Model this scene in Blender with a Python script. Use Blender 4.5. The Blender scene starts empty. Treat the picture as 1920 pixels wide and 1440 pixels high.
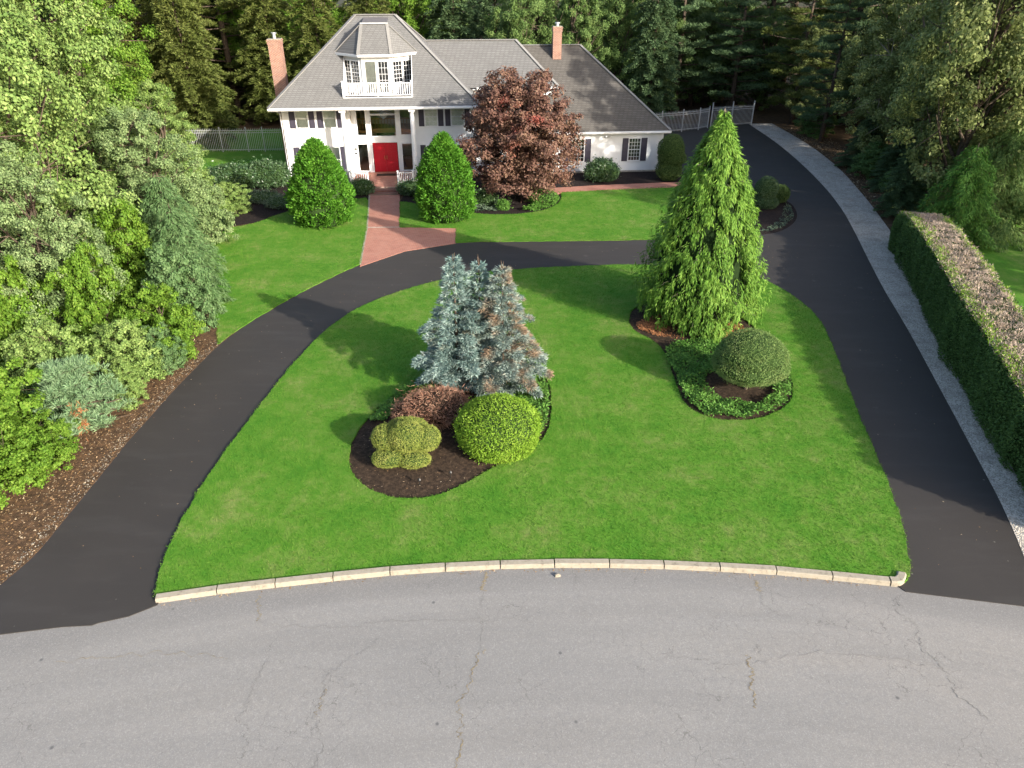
import bpy, bmesh, math, random
import numpy as np
from mathutils import Vector
R = math.radians
S = bpy.context.scene
COL = S.collection
# ------------------------------------------------------------------ camera, sky, sun, exposure
cam_d = bpy.data.cameras.new('camera'); cam = bpy.data.objects.new('camera', cam_d); COL.objects.link(cam)
cam.location = (0, 0, 13); cam.rotation_euler = (R(90 - 30.3), 0, 0)
cam_d.sensor_fit = 'HORIZONTAL'; cam_d.sensor_width = 36; cam_d.lens = 36 * 1333 / 1920
cam_d.clip_end = 1200; S.camera = cam
SUN_EL = R(20.8)
sun_to = Vector((.754 * math.cos(SUN_EL), -.656 * math.cos(SUN_EL), math.sin(SUN_EL)))
W = bpy.data.worlds.new('World'); S.world = W; W.use_nodes = True
wn = W.node_tree; sky = wn.nodes.new('ShaderNodeTexSky'); sky.sky_type = 'NISHITA'; sky.sun_disc = False
sky.sun_elevation = SUN_EL; sky.sun_rotation = math.atan2(.754, -.656); sky.air_density = 1.0; sky.dust_density = 3.0; sky.ozone_density = 1.0
wn.links.new(sky.outputs[0], wn.nodes['Background'].inputs[0]); wn.nodes['Background'].inputs[1].default_value = .14
sd = bpy.data.lights.new('sun', 'SUN'); sd.energy = 3.9; sd.angle = R(.55); sd.color = (1, .93, .81)
so = bpy.data.objects.new('sun', sd); COL.objects.link(so); so.rotation_euler = (-sun_to).to_track_quat('-Z', 'Y').to_euler()
so.location = (30, -20, 40)
vs = S.view_settings; vs.view_transform = 'Standard'; vs.look = 'None'; vs.gamma = 1; vs.exposure = 1.42; vs.use_curve_mapping = False
S.cycles.max_bounces = 6; S.cycles.diffuse_bounces = 3; S.cycles.transparent_max_bounces = 12; S.cycles.caustics_reflective = False; S.cycles.caustics_refractive = False

# ------------------------------------------------------------------ materials
MATS = {}
class NT:
    def __init__(s, name):
        m = bpy.data.materials.new(name); m.use_nodes = True; s.m = m; s.t = m.node_tree; s.n = s.t.nodes
        s.b = s.n['Principled BSDF']; s.out = s.n['Material Output']; MATS[name] = m
        s.tc = s.n.new('ShaderNodeTexCoord')
    def L(s, a, b): s.t.links.new(a, b)
    def val(s, sock, v):
        if isinstance(v, bpy.types.NodeSocket): s.L(v, sock)
        else: sock.default_value = v
    def map(s, scale=(1, 1, 1), src='Object', rot=(0, 0, 0)):
        n = s.n.new('ShaderNodeMapping'); s.L(s.tc.outputs[src], n.inputs[0]); n.inputs['Scale'].default_value = scale; n.inputs['Rotation'].default_value = rot
        return n.outputs[0]
    def noise(s, scale, detail=4, rough=.55, vec=None, dist=0):
        n = s.n.new('ShaderNodeTexNoise'); n.inputs['Scale'].default_value = scale; n.inputs['Detail'].default_value = detail
        n.inputs['Roughness'].default_value = rough; n.inputs['Distortion'].default_value = dist
        s.L(vec if vec else s.tc.outputs['Object'], n.inputs['Vector']); return n.outputs[0]
    def voro(s, scale, feature='F1', vec=None, rnd=1):
        n = s.n.new('ShaderNodeTexVoronoi'); n.feature = feature; n.inputs['Scale'].default_value = scale; n.inputs['Randomness'].default_value = rnd
        s.L(vec if vec else s.tc.outputs['Object'], n.inputs['Vector']); return n.outputs
    def ramp(s, fac, stops, interp='LINEAR'):
        n = s.n.new('ShaderNodeValToRGB'); s.val(n.inputs[0], fac); e = n.color_ramp.elements; n.color_ramp.interpolation = interp
        while len(e) < len(stops): e.new(.5)
        for k, (p, c) in enumerate(stops):
            e[k].position = p; e[k].color = (c, c, c, 1) if isinstance(c, (int, float)) else (*c, 1)
        return n.outputs[0]
    def mix(s, f, a, b, mode='MIX'):
        n = s.n.new('ShaderNodeMix'); n.data_type = 'RGBA'; n.blend_type = mode
        s.val(n.inputs[0], f)
        for sock, v in ((n.inputs[6], a), (n.inputs[7], b)):
            s.val(sock, (*v, 1) if isinstance(v, tuple) and len(v) == 3 else v)
        return n.outputs[2]
    def math(s, op, a, b=0.):
        n = s.n.new('ShaderNodeMath'); n.operation = op; s.val(n.inputs[0], a); s.val(n.inputs[1], b); return n.outputs[0]
    def bump(s, h, strength=.3, dist=.02):
        n = s.n.new('ShaderNodeBump'); n.inputs['Strength'].default_value = strength; n.inputs['Distance'].default_value = dist
        s.L(h, n.inputs['Height']); s.L(n.outputs[0], s.b.inputs['Normal']); return n.outputs[0]
    def fin(s, col, rough=.7, spec=.3, metal=0):
        s.val(s.b.inputs['Base Color'], (*col, 1) if isinstance(col, tuple) else col); s.val(s.b.inputs['Roughness'], rough)
        s.b.inputs['Specular IOR Level'].default_value = spec; s.b.inputs['Metallic'].default_value = metal; return s.m

def leafmat(name, stops, nscale=.9, transl=.2, rough=.62, spec=.18, w_is=.55, blotch=None):
    t = NT(name); g = t.n.new('ShaderNodeNewGeometry')
    nz = t.noise(nscale, 3)
    nz = t.math('MULTIPLY_ADD', nz, 2.0); t.n[-1].inputs[2].default_value = -.5
    fac = t.math('ADD', t.math('MULTIPLY', g.outputs['Random Per Island'], w_is), t.math('MULTIPLY', nz, 1 - w_is))
    col = t.ramp(fac, stops)
    if blotch:
        bc, bs, lo, hi = blotch
        col = t.mix(t.ramp(t.noise(bs, 2), [(lo, 0.), (hi, 1.)]), col, bc)
    t.fin(col, rough, spec)
    tr = t.n.new('ShaderNodeBsdfTranslucent'); t.L(col, tr.inputs[0])
    mx = t.n.new('ShaderNodeMixShader'); mx.inputs[0].default_value = transl
    t.L(t.b.outputs[0], mx.inputs[1]); t.L(tr.outputs[0], mx.inputs[2]); t.L(mx.outputs[0], t.out.inputs[0])
    return t.m

def plain(name, col, rough=.6, spec=.3, metal=0, var=.12, nscale=6, bump=0):
    t = NT(name); n = t.noise(nscale, 5)
    c = t.mix(t.ramp(n, [(.3, 0.), (.7, 1.)]), tuple(v * (1 - var) for v in col), tuple(min(1, v * (1 + var)) for v in col))
    if bump: t.bump(t.noise(nscale * 8, 4), bump, .01)
    return t.fin(c, rough, spec, metal)

# ground family
t = NT('forest_floor'); c = t.ramp(t.noise(2.2, 8, .7), [(.25, (.03, .02, .013)), (.5, (.075, .05, .03)), (.75, (.14, .09, .05))]); t.bump(t.noise(14, 6, .7), .6, .05); t.fin(c, .95, .1)
t = NT('grass'); a = t.noise(.55, 4, .6); b = t.noise(2.6, 6, .68, dist=.4); f = t.noise(22, 3, .7)
GRASS_STOPS = [(.38, (.054, .172, .013)), (.485, (.080, .198, .018)), (.555, (.112, .210, .031)), (.66, (.185, .228, .068))]
fac = t.math('ADD', t.math('MULTIPLY', a, .45), t.math('ADD', t.math('MULTIPLY', b, .40), t.math('MULTIPLY', f, .15)))
c = t.ramp(fac, GRASS_STOPS)
c = t.mix(t.ramp(t.noise(60, 2), [(.35, .84), (.65, 1.)]), (0., 0., 0.), c, 'MIX')
t.bump(t.noise(45, 3, .8), .5, .04); t.fin(c, .85, .15)
t = NT('grass_blade'); g = t.n.new('ShaderNodeNewGeometry'); a = t.noise(.55, 4, .6); b = t.noise(2.6, 6, .68, dist=.4)
fac = t.math('ADD', t.math('MULTIPLY', a, .45), t.math('ADD', t.math('MULTIPLY', b, .40), t.math('MULTIPLY', g.outputs['Random Per Island'], .15)))
c = t.ramp(fac, GRASS_STOPS); t.fin(c, .7, .2)
tr = t.n.new('ShaderNodeBsdfTranslucent'); t.L(c, tr.inputs[0]); mx = t.n.new('ShaderNodeMixShader'); mx.inputs[0].default_value = .35
t.L(t.b.outputs[0], mx.inputs[1]); t.L(tr.outputs[0], mx.inputs[2]); t.L(mx.outputs[0], t.out.inputs[0])

t = NT('sealed_asphalt'); n1 = t.noise(.5, 4); n2 = t.noise(60, 3, .8)
c = t.mix(n1, (.026, .0228, .0208), (.036, .0315, .0288)); c = t.mix(t.ramp(n2, [(.55, 0.), (.8, .35)]), c, (.06, .055, .055))
v = t.voro(1.3); c = t.mix(t.ramp(v[0], [(.025, .75), (.04, 0.)]), c, (.17, .16, .14))
c = t.mix(t.ramp(t.noise(1.0, 5, .6, t.map((.35, 1.6, 1), rot=(0, 0, .9))), [(.5, 0.), (.72, .5)]), c, (.045, .041, .039)); c = t.mix(t.ramp(t.noise(3.2, 6, .75), [(.60, 0.), (.75, .35)]), c, (.055, .05, .046))
v2 = t.voro(.55); c = t.mix(t.math('MULTIPLY', t.ramp(v2[0], [(.03, .6), (.09, 0.)]), t.ramp(t.noise(14, 4), [(.45, 0.), (.6, 1.)])), c, (.15, .14, .12))
t.bump(n2, .35, .01); t.fin(c, t.math('ADD', t.math('MULTIPLY', n1, .2), .6), .3)
t = NT('old_asphalt'); mp = t.map((.12, .55, 1)); n0 = t.noise(1, 6, .6, mp, .5); n2 = t.noise(70, 3, .8); n3 = t.noise(9, 6, .7)
c = t.ramp(n0, [(.25, (.202, .196, .186)), (.5, (.248, .238, .223)), (.75, (.263, .247, .223))])
c = t.mix(t.ramp(n2, [(.3, .55), (.7, 0.)]), c, (.12, .12, .125)); c = t.mix(t.ramp(n3, [(.35, .35), (.6, 0.)]), c, (.15, .15, .155))
sp = t.n.new('ShaderNodeSeparateXYZ'); t.L(t.tc.outputs['Object'], sp.inputs[0])
c = t.mix(t.ramp(t.math('ADD', t.math('MULTIPLY', sp.outputs[0], .05), t.math('MULTIPLY', n0, .5)), [(.5, 0.), (.9, .5)]), c, (.26, .235, .21))
cd_ = t.n.new('ShaderNodeVectorMath'); cd_.operation = 'DISTANCE'; t.L(t.tc.outputs['Object'], cd_.inputs[0]); cd_.inputs[1].default_value = (1.8, -28, 0)
rad_ = cd_.outputs['Value']; cx_ = t.n.new('ShaderNodeCombineXYZ'); t.L(rad_, cx_.inputs[0]); t.L(t.math('MULTIPLY', n3, .25), cx_.inputs[1]); t.L(t.math('MULTIPLY', sp.outputs[0], .06), cx_.inputs[2])
c = t.mix(t.ramp(t.noise(1.6, 4, .6, cx_.outputs[0]), [(.40, .42), (.56, 0.)]), c, (.165, .16, .154))
c = t.mix(t.ramp(t.math('ADD', t.math('SUBTRACT', rad_, 40.25), t.math('MULTIPLY', n3, .5)), [(.25, 0.), (.75, .5)]), c, (.125, .122, .12)); t.n[-1].name = 'gutter'
c = t.mix(t.ramp(t.noise(34, 3, .75), [(.36, .5), (.52, 0.)]), c, (.14, .138, .138)); c = t.mix(t.ramp(t.noise(41, 3, .75), [(.52, 0.), (.68, .5)]), c, (.36, .352, .345)); c = t.mix(t.ramp(t.noise(5, 6, .7), [(.52, 0.), (.75, .4)]), c, (.165, .16, .158))
wp = t.n.new('ShaderNodeVectorMath'); wp.operation = 'ADD'; t.L(t.tc.outputs['Object'], wp.inputs[0])
wn_ = t.n.new('ShaderNodeTexNoise'); wn_.inputs['Scale'].default_value = 3; wn_.inputs['Detail'].default_value = 5; t.L(t.tc.outputs['Object'], wn_.inputs['Vector'])
wsc = t.n.new('ShaderNodeVectorMath'); wsc.operation = 'SCALE'; wsc.inputs[3].default_value = .5; t.L(wn_.outputs[1], wsc.inputs[0]); t.L(wsc.outputs[0], wp.inputs[1])
cr = t.voro(1.9, 'DISTANCE_TO_EDGE', wp.outputs[0])[0]; mask = t.ramp(t.noise(.4, 4, .6), [(.47, 0.), (.6, 1.)])
ck = t.math('MULTIPLY', t.ramp(cr, [(.004, .5), (.015, 0.)]), mask); c = t.mix(ck, c, (.085, .08, .075))
cr2 = t.voro(5.5, 'DISTANCE_TO_EDGE', wp.outputs[0])[0]; mask2 = t.ramp(t.noise(.33, 3, .6, t.map((1, 1, 1), rot=(0, 0, 1))), [(.52, 0.), (.66, .8)])
c = t.mix(t.math('MULTIPLY', t.ramp(cr2, [(.008, .4), (.035, 0.)]), mask2), c, (.10, .095, .095))
v = t.voro(1.05); c = t.mix(t.ramp(v[0], [(.02, .8), (.055, 0.)]), c, (.075, .075, .08))
t.bump(n2, .4, .01); t.fin(c, .85, .2)
t = NT('mulch'); c = t.ramp(t.noise(9, 8, .75), [(.28, (.012, .009, .008)), (.5, (.04, .028, .02)), (.72, (.105, .07, .045))]); t.bump(t.noise(30, 5, .8), .9, .05); t.fin(c, .95, .1)
t = NT('dark_mulch'); c = t.ramp(t.noise(9, 8, .75), [(.28, (.008, .007, .008)), (.55, (.025, .019, .018)), (.75, (.06, .045, .035))]); t.bump(t.noise(30, 5, .8), .9, .05); t.fin(c, .95, .1)
t = NT('litter_mulch'); c = t.ramp(t.noise(5, 9, .78), [(.25, (.022, .015, .011)), (.48, (.075, .048, .03)), (.62, (.15, .088, .05)), (.8, (.20, .15, .1))]); t.bump(t.noise(26, 5, .8), .9, .05); t.fin(c, .95, .1)
t = NT('needle_litter'); c = t.ramp(t.noise(7, 8, .75), [(.25, (.05, .022, .012)), (.5, (.14, .06, .03)), (.75, (.25, .12, .06))]); t.bump(t.noise(30, 5, .8), .9, .05); t.fin(c, .95, .1)
t = NT('gravel'); v = t.voro(28); c = t.ramp(v[1], [(.0, (.19, .172, .15)), (.5, (.42, .385, .335)), (1., (.66, .61, .55))]); c = t.mix(t.ramp(t.noise(1.2, 5, .7), [(.45, 0.), (.75, .6)]), c, (.14, .12, .1)); t.bump(v[0], .9, .04); t.fin(c, .9, .2)
t = NT('kerb_concrete'); c = t.ramp(t.noise(7, 7, .7), [(.3, (.14, .122, .095)), (.45, (.25, .222, .175)), (.8, (.31, .285, .24))]); t.bump(t.noise(40, 4), .3, .01); t.fin(c, .85, .2)
def brickmat(name, c1, c2, mortar, w, h, mp=(1, 1, 1), rot=(0, 0, 0), msize=.012, vec=None, axis=None):
    t = NT(name); n = t.n.new('ShaderNodeTexBrick'); n.inputs['Scale'].default_value = 1; n.inputs['Brick Width'].default_value = w; n.inputs['Row Height'].default_value = h
    n.inputs['Mortar Size'].default_value = msize; n.inputs['Mortar Smooth'].default_value = .2; n.inputs['Bias'].default_value = .1
    n.inputs['Color1'].default_value = (*c1, 1); n.inputs['Color2'].default_value = (*c2, 1); n.inputs['Mortar'].default_value = (*mortar, 1)
    if axis:
        sp = t.n.new('ShaderNodeSeparateXYZ'); t.L(t.tc.outputs['Object'], sp.inputs[0]); cb = t.n.new('ShaderNodeCombineXYZ')
        t.L(t.math('ADD', sp.outputs[0], sp.outputs[1]), cb.inputs[0]); t.L(t.math('MULTIPLY', sp.outputs[2], axis), cb.inputs[1]); t.L(cb.outputs[0], n.inputs[0])
    else: t.L(t.map(mp, rot=rot), n.inputs[0])
    return t, n
t, n = brickmat('paver_brick', (.36, .125, .085), (.27, .085, .06), (.30, .22, .18), .2, .1)
c = t.mix(t.ramp(t.noise(1.5, 5, .65), [(.35, 0.), (.75, .4)]), n.outputs[0], (.42, .24, .18)); t.bump(n.outputs[1], -.3, .01); t.fin(c, .85, .2)
t, n = brickmat('chimney_brick', (.28, .115, .075), (.20, .075, .05), (.34, .29, .245), .21, .075, axis=1)
c = t.mix(t.ramp(t.noise(3, 5), [(.4, 0.), (.8, .35)]), n.outputs[0], (.12, .06, .05)); t.bump(n.outputs[1], -.5, .01); t.fin(c, .9, .2)
def shingle(name, a, b, mo):
    t, n = brickmat(name, a, b, mo, .32, .14, axis=1.4, msize=.022)
    n.inputs['Mortar Smooth'].default_value = .6
    c = t.mix(t.ramp(t.noise(.6, 5, .65), [(.35, 0.), (.7, .45)]), n.outputs[0], tuple(v * .72 for v in a))
    mp = t.map((2.5, 2.5, .25)); c = t.mix(t.ramp(t.noise(1, 5, .6, mp), [(.5, 0.), (.75, .35)]), c, tuple(v * .6 for v in b))
    c = t.mix(t.ramp(t.noise(50, 2), [(.3, .3), (.6, 0.)]), c, mo); t.bump(n.outputs[1], -.5, .012); return t.fin(c, .9, .2)
shingle('roof_shingle', (.168, .167, .167), (.138, .137, .137), (.078, .077, .077))
shingle('roof_shingle_brown', (.122, .114, .106), (.094, .087, .08), (.048, .044, .04))
t, n = brickmat('step_brick', (.19, .08, .062), (.14, .058, .045), (.16, .12, .1), .2, .1)
t.fin(n.outputs[0], .85, .2)
plain('hip_cap_shingle', (.19, .187, .183), .9, .2, nscale=12)
plain('flat_roof', (.12, .11, .11), .8, .2)
plain('white_paint', (.68, .685, .70), .55, .3, var=.03)
plain('white_siding', (.63, .64, .66), .6, .3, var=.04, nscale=1.5)
plain('shutter_paint', (.045, .04, .06), .55, .3)
plain('red_door_paint', (.36, .006, .018), .3, .5, var=.05)
plain('brass', (.55, .4, .15), .35, .5, .8)
plain('bark', (.085, .065, .05), .95, .1, var=.4, nscale=9, bump=.8)
plain('pale_bark', (.22, .185, .15), .95, .1, var=.35, nscale=9, bump=.8)
plain('aluminium_paint', (.40, .41, .42), .45, .5, .2)
plain('galvanised', (.6, .62, .65), .35, .5, .8)
plain('oak_wood', (.42, .24, .09), .5, .3)
plain('interior_cream', (.55, .47, .34), .8, .2)
plain('interior_dark', (.05, .045, .045), .8, .2)  # stair runner colour; also stands for room shade on sheets behind panes
plain('curtain', (.8, .8, .72), .9, .1, var=.12, nscale=4)
plain('lamp_metal', (.03, .03, .03), .4, .5, .5)
plain('doormat_fibre', (.035, .025, .02), .95, .1)
plain('stone', (.3, .28, .25), .9, .2, var=.3)
plain('crack_dark', (.15, .143, .135), .95, .1)
plain('worn_asphalt', (.12, .105, .095), .95, .1, var=.3)
plain('crack_tan', (.20, .165, .11), .95, .1, var=.4, nscale=14)
plain('dead_needles', (.27, .12, .055), .9, .1, var=.3)
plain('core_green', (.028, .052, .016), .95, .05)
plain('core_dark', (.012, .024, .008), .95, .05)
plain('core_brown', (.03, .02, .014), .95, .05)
t = NT('glass'); fr = t.n.new('ShaderNodeFresnel'); fr.inputs[0].default_value = 1.5
gl = t.n.new('ShaderNodeBsdfGlossy'); gl.inputs['Roughness'].default_value = .03; gl.inputs['Color'].default_value = (.9, .95, 1, 1)
tp = t.n.new('ShaderNodeBsdfTransparent'); tp.inputs[0].default_value = (.93, .95, .94, 1); mx = t.n.new('ShaderNodeMixShader')
t.L(t.math('MULTIPLY', fr.outputs[0], 1.4), mx.inputs[0]); t.L(tp.outputs[0], mx.inputs[1]); t.L(gl.outputs[0], mx.inputs[2]); t.L(mx.outputs[0], t.out.inputs[0])

# foliage
leafmat('leaf_greygreen', [(.1, (.070, .130, .028)), (.5, (.142, .222, .056)), (.9, (.245, .32, .105))], .7)
leafmat('leaf_bright', [(.1, (.055, .125, .012)), (.5, (.105, .205, .020)), (.9, (.19, .29, .045))], .8, .35)
leafmat('leaf_bluish', [(.1, (.072, .122, .042)), (.5, (.148, .220, .085)), (.9, (.245, .315, .145))], .8, .25)
leafmat('leaf_maple_olive', [(.1, (.095, .128, .038)), (.5, (.172, .215, .068)), (.85, (.27, .30, .12)), (1., (.36, .26, .16))], .5, .35)
leafmat('leaf_maple_tinted', [(.1, (.068, .125, .034)), (.5, (.122, .20, .056)), (.85, (.185, .26, .082)), (1., (.38, .19, .10))], .5, .35)
leafmat('needle_olive', [(.1, (.05, .072, .014)), (.5, (.095, .122, .027)), (.9, (.16, .18, .055))], .6, .2)
leafmat('needle_dark', [(.1, (.04, .078, .034)), (.5, (.08, .135, .058)), (.9, (.135, .20, .09))], .5, .2)
leafmat('needle_soft', [(.1, (.045, .10, .03)), (.5, (.09, .165, .06)), (.9, (.15, .23, .10))], .8, .25)
leafmat('needle_blue', [(.08, (.06, .11, .10)), (.5, (.17, .255, .235)), (.9, (.38, .46, .43))], 1.6, .12, blotch=((.22, .17, .10), .9, .60, .72))
leafmat('needle_blue_brown', [(.08, (.075, .115, .10)), (.5, (.18, .24, .215)), (.9, (.36, .43, .40))], 1.6, .12, blotch=((.26, .19, .13), 1.1, .49, .61))
leafmat('young_pine_needle', [(.1, (.09, .17, .08)), (.5, (.16, .26, .13)), (.9, (.26, .36, .21))], .9, .25)
leafmat('weeping_needle', [(.08, (.056, .140, .018)), (.5, (.115, .232, .030)), (.9, (.205, .335, .058))], .8, .3)
leafmat('arborvitae', [(.08, (.036, .118, .011)), (.5, (.068, .198, .016)), (.9, (.135, .295, .036))], 1.3, .3)
leafmat('leaf_red', [(.05, (.075, .036, .032)), (.45, (.145, .077, .060)), (.75, (.19, .115, .078)), (1., (.235, .155, .105))], .45, .3, blotch=((.26, .05, .04), .35, .60, .74))
leafmat('topiary_yellow', [(.08, (.13, .18, .035)), (.5, (.215, .26, .055)), (.9, (.33, .34, .10))], 2.2, .2, w_is=.45)
leafmat('topiary_grey', [(.08, (.080, .145, .040)), (.5, (.135, .215, .062)), (.85, (.20, .255, .095)), (1., (.31, .28, .15))], 2.0, .2, w_is=.45)
leafmat('dome_green', [(.08, (.10, .205, .016)), (.5, (.165, .29, .026)), (.9, (.25, .37, .05))], 2.2, .25, w_is=.5)
leafmat('twig_brown', [(.08, (.13, .06, .042)), (.5, (.27, .14, .095)), (.9, (.42, .27, .19))], 2.0, .15)
leafmat('topiary_dark', [(.08, (.035, .068, .018)), (.5, (.068, .112, .03)), (.9, (.11, .155, .05))], 2.0, .2)
leafmat('topiary_soft', [(.08, (.04, .075, .035)), (.5, (.07, .12, .055)), (.9, (.11, .16, .08))], 2.0, .2)
leafmat('rhododendron', [(.08, (.025, .055, .022)), (.5, (.05, .10, .04)), (.9, (.10, .16, .07))], 1.3, .15, .35, .5)
leafmat('groundcover', [(.08, (.045, .12, .020)), (.5, (.085, .20, .032)), (.9, (.15, .29, .06))], 1.5, .25)
leafmat('juniper_low', [(.08, (.05, .08, .05)), (.5, (.09, .13, .085)), (.9, (.14, .19, .13))], 1.5, .15)
leafmat('hedge_green', [(.08, (.04, .085, .024)), (.5, (.075, .14, .036)), (.9, (.13, .21, .06))], 1.2, .2)
leafmat('hedge_top', [(.08, (.21, .15, .11)), (.45, (.38, .295, .235)), (.9, (.52, .43, .36))], 1.2, .15, blotch=((.10, .17, .03), .8, .60, .70))
leafmat('litter_leaf', [(.05, (.10, .06, .03)), (.5, (.26, .16, .08)), (.9, (.5, .42, .3))], 3, .1)

# ------------------------------------------------------------------ object helpers
def link(name, me, mat=None, parent=None, loc=None):
    o = bpy.data.objects.new(name, me); COL.objects.link(o)
    if mat: o.data.materials.append(MATS[mat]) if len(o.data.materials) == 0 else None
    if parent: o.parent = parent
    if loc: o.location = loc
    return o
def tag(o, label, cat, group=None, kind=None):
    o['label'] = label; o['category'] = cat
    if group: o['group'] = group
    if kind: o['kind'] = kind
    return o
def structure(o, label=None):
    o['kind'] = 'structure'
    if label: o['label'] = label
    return o
def thing(name, label, cat, loc=(0, 0, 0), rz=0, group=None, scale=None):
    o = bpy.data.objects.new(name, None); COL.objects.link(o); o.empty_display_size = .3
    o.location = loc; o.rotation_euler.z = rz
    if scale: o.scale = scale
    return tag(o, label, cat, group)
def pyd(name, v, f):
    me = bpy.data.meshes.new(name); me.from_pydata([tuple(map(float, p)) for p in v], [], f); me.update(); return me
BOXF = [(0, 3, 2, 1), (4, 5, 6, 7), (0, 1, 5, 4), (1, 2, 6, 5), (2, 3, 7, 6), (3, 0, 4, 7)]
class MB:
    def __init__(s): s.v = []; s.f = []
    def add(s, v, f):
        k = len(s.v); s.v += [tuple(p) for p in v]; s.f += [tuple(i + k for i in q) for q in f]; return s
    def box(s, x0, x1, y0, y1, z0, z1):
        return s.add([(x0, y0, z0), (x1, y0, z0), (x1, y1, z0), (x0, y1, z0), (x0, y0, z1), (x1, y0, z1), (x1, y1, z1), (x0, y1, z1)], BOXF)
    def bar(s, a, b, w, h):     # box along a line, w sideways, h upward
        a = Vector(a); b = Vector(b); d = (b - a).normalized(); sx = d.cross(Vector((0, 0, 1)))
        sx = sx.normalized() if sx.length > 1e-4 else Vector((1, 0, 0)); up = sx.cross(d)
        vs_ = []
        for p in (a, b):
            for q in ((-1, -1), (1, -1), (1, 1), (-1, 1)): vs_.append(p + sx * q[0] * w / 2 + up * q[1] * h / 2)
        return s.add(vs_, [(0, 1, 2, 3), (7, 6, 5, 4), (0, 4, 5, 1), (1, 5, 6, 2), (2, 6, 7, 3), (3, 7, 4, 0)])
    def tube(s, pts, rad, n=8, cap=True):
        pts = [Vector(p) for p in pts]; k = len(s.v)
        for i, p in enumerate(pts):
            d = (pts[min(i + 1, len(pts) - 1)] - pts[max(i - 1, 0)]).normalized()
            a = d.orthogonal().normalized() if abs(d.z) < .95 else Vector((1, 0, 0)); a = (a - d * a.dot(d)).normalized(); b = d.cross(a)
            for j in range(n):
                t_ = 2 * math.pi * j / n; s.v.append(tuple(p + (a * math.cos(t_) + b * math.sin(t_)) * rad[i]))
        for i in range(len(pts) - 1):
            for j in range(n):
                a0 = k + i * n + j; a1 = k + i * n + (j + 1) % n; s.f.append((a0, a1, a1 + n, a0 + n))
        if cap:
            s.f.append(tuple(k + j for j in reversed(range(n)))); s.f.append(tuple(k + (len(pts) - 1) * n + j for j in range(n)))
        return s
    def lathe(s, prof, n=16, c=(0, 0)):
        k = len(s.v)
        for r, z in prof:
            for j in range(n):
                a = 2 * math.pi * j / n; s.v.append((c[0] + r * math.cos(a), c[1] + r * math.sin(a), z))
        for i in range(len(prof) - 1):
            for j in range(n):
                a0 = k + i * n + j; a1 = k + i * n + (j + 1) % n; s.f.append((a0, a1, a1 + n, a0 + n))
        s.f.append(tuple(k + j for j in reversed(range(n)))); s.f.append(tuple(k + (len(prof) - 1) * n + j for j in range(n)))
        return s
    def mesh(s, name, smooth=False):
        me = pyd(name, s.v, s.f)
        if smooth: me.polygons.foreach_set('use_smooth', [True] * len(me.polygons))
        return me
    def build(s, name, mat, parent=None, smooth=False, loc=None): return link(name, s.mesh(name, smooth), mat, parent, loc)
def box(name, dims, mat, parent): return MB().box(*dims).build(name, mat, parent)
def npmesh(name, V, n):       # n quads, 4 verts each
    me = bpy.data.meshes.new(name); me.vertices.add(4 * n); me.vertices.foreach_set('co', np.ascontiguousarray(V, dtype=np.float32).ravel())
    me.loops.add(4 * n); me.loops.foreach_set('vertex_index', np.arange(4 * n, dtype=np.int32))
    me.polygons.add(n); me.polygons.foreach_set('loop_start', np.arange(0, 4 * n, 4, dtype=np.int32)); me.update(calc_edges=True); return me
def unit(a): return a / np.maximum(np.linalg.norm(a, axis=-1, keepdims=True), 1e-6)
def leaves(name, C, D, N, Ln, Wd):
    n = len(C); D = unit(D); Sd = unit(np.cross(D, N)); Ln = np.broadcast_to(np.asarray(Ln, float), (n,))[:, None]; Wd = np.broadcast_to(np.asarray(Wd, float), (n,))[:, None]
    V = np.empty((n, 4, 3)); V[:, 0] = C; V[:, 1] = C + D * Ln * .45 + Sd * Wd * .5; V[:, 2] = C + D * Ln; V[:, 3] = C + D * Ln * .45 - Sd * Wd * .5
    return npmesh(name, V, n)
def rdir(rng, n): return unit(rng.normal(size=(n, 3)))
def crom(pts, n=6, closed=False):
    P = [np.array(p, float) for p in pts]; out = []; m = len(P)
    for i in range(m if closed else m - 1):
        if closed: a, b, c, d = P[i - 1], P[i], P[(i + 1) % m], P[(i + 2) % m]
        else: a, b, c, d = P[max(i - 1, 0)], P[i], P[i + 1], P[min(i + 2, m - 1)]
        for k in range(n):
            t_ = k / n; out.append(tuple(.5 * ((2 * b) + (c - a) * t_ + (2 * a - 5 * b + 4 * c - d) * t_ ** 2 + (3 * b - a - 3 * c + d) * t_ ** 3)))
    if not closed: out.append(tuple(P[-1]))
    return out
def sheet(name, loops, z, mat, skirt=0., parent=None):
    bm = bmesh.new(); es = []
    for lp in loops:
        vv = [bm.verts.new((p[0], p[1], z)) for p in lp]
        for i in range(len(vv)): es.append(bm.edges.new((vv[i], vv[(i + 1) % len(vv)])))
    bmesh.ops.triangle_fill(bm, use_beauty=True, use_dissolve=False, edges=es)
    bm.normal_update()
    for f in bm.faces:
        if f.normal.z < 0: f.normal_flip()
    if skirt:
        for e in es:
            if not e.is_valid: continue
            a, b = e.verts; c = bm.verts.new(a.co - Vector((0, 0, skirt))); d = bm.verts.new(b.co - Vector((0, 0, skirt)))
            bm.faces.new((a, b, d, c))
    me = bpy.data.meshes.new(name); bm.to_mesh(me); bm.free(); return link(name, me, mat, parent)
def inside(P, poly):
    x, y = P[:, 0], P[:, 1]; r = np.zeros(len(P), bool); q = np.array(poly)[:, :2]; j = len(q) - 1
    for i in range(len(q)):
        xi, yi = q[i]; xj, yj = q[j]
        if yi != yj: r ^= ((yi > y) != (yj > y)) & (x < (xj - xi) * (y - yi) / (yj - yi) + xi)
        j = i
    return r

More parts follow.
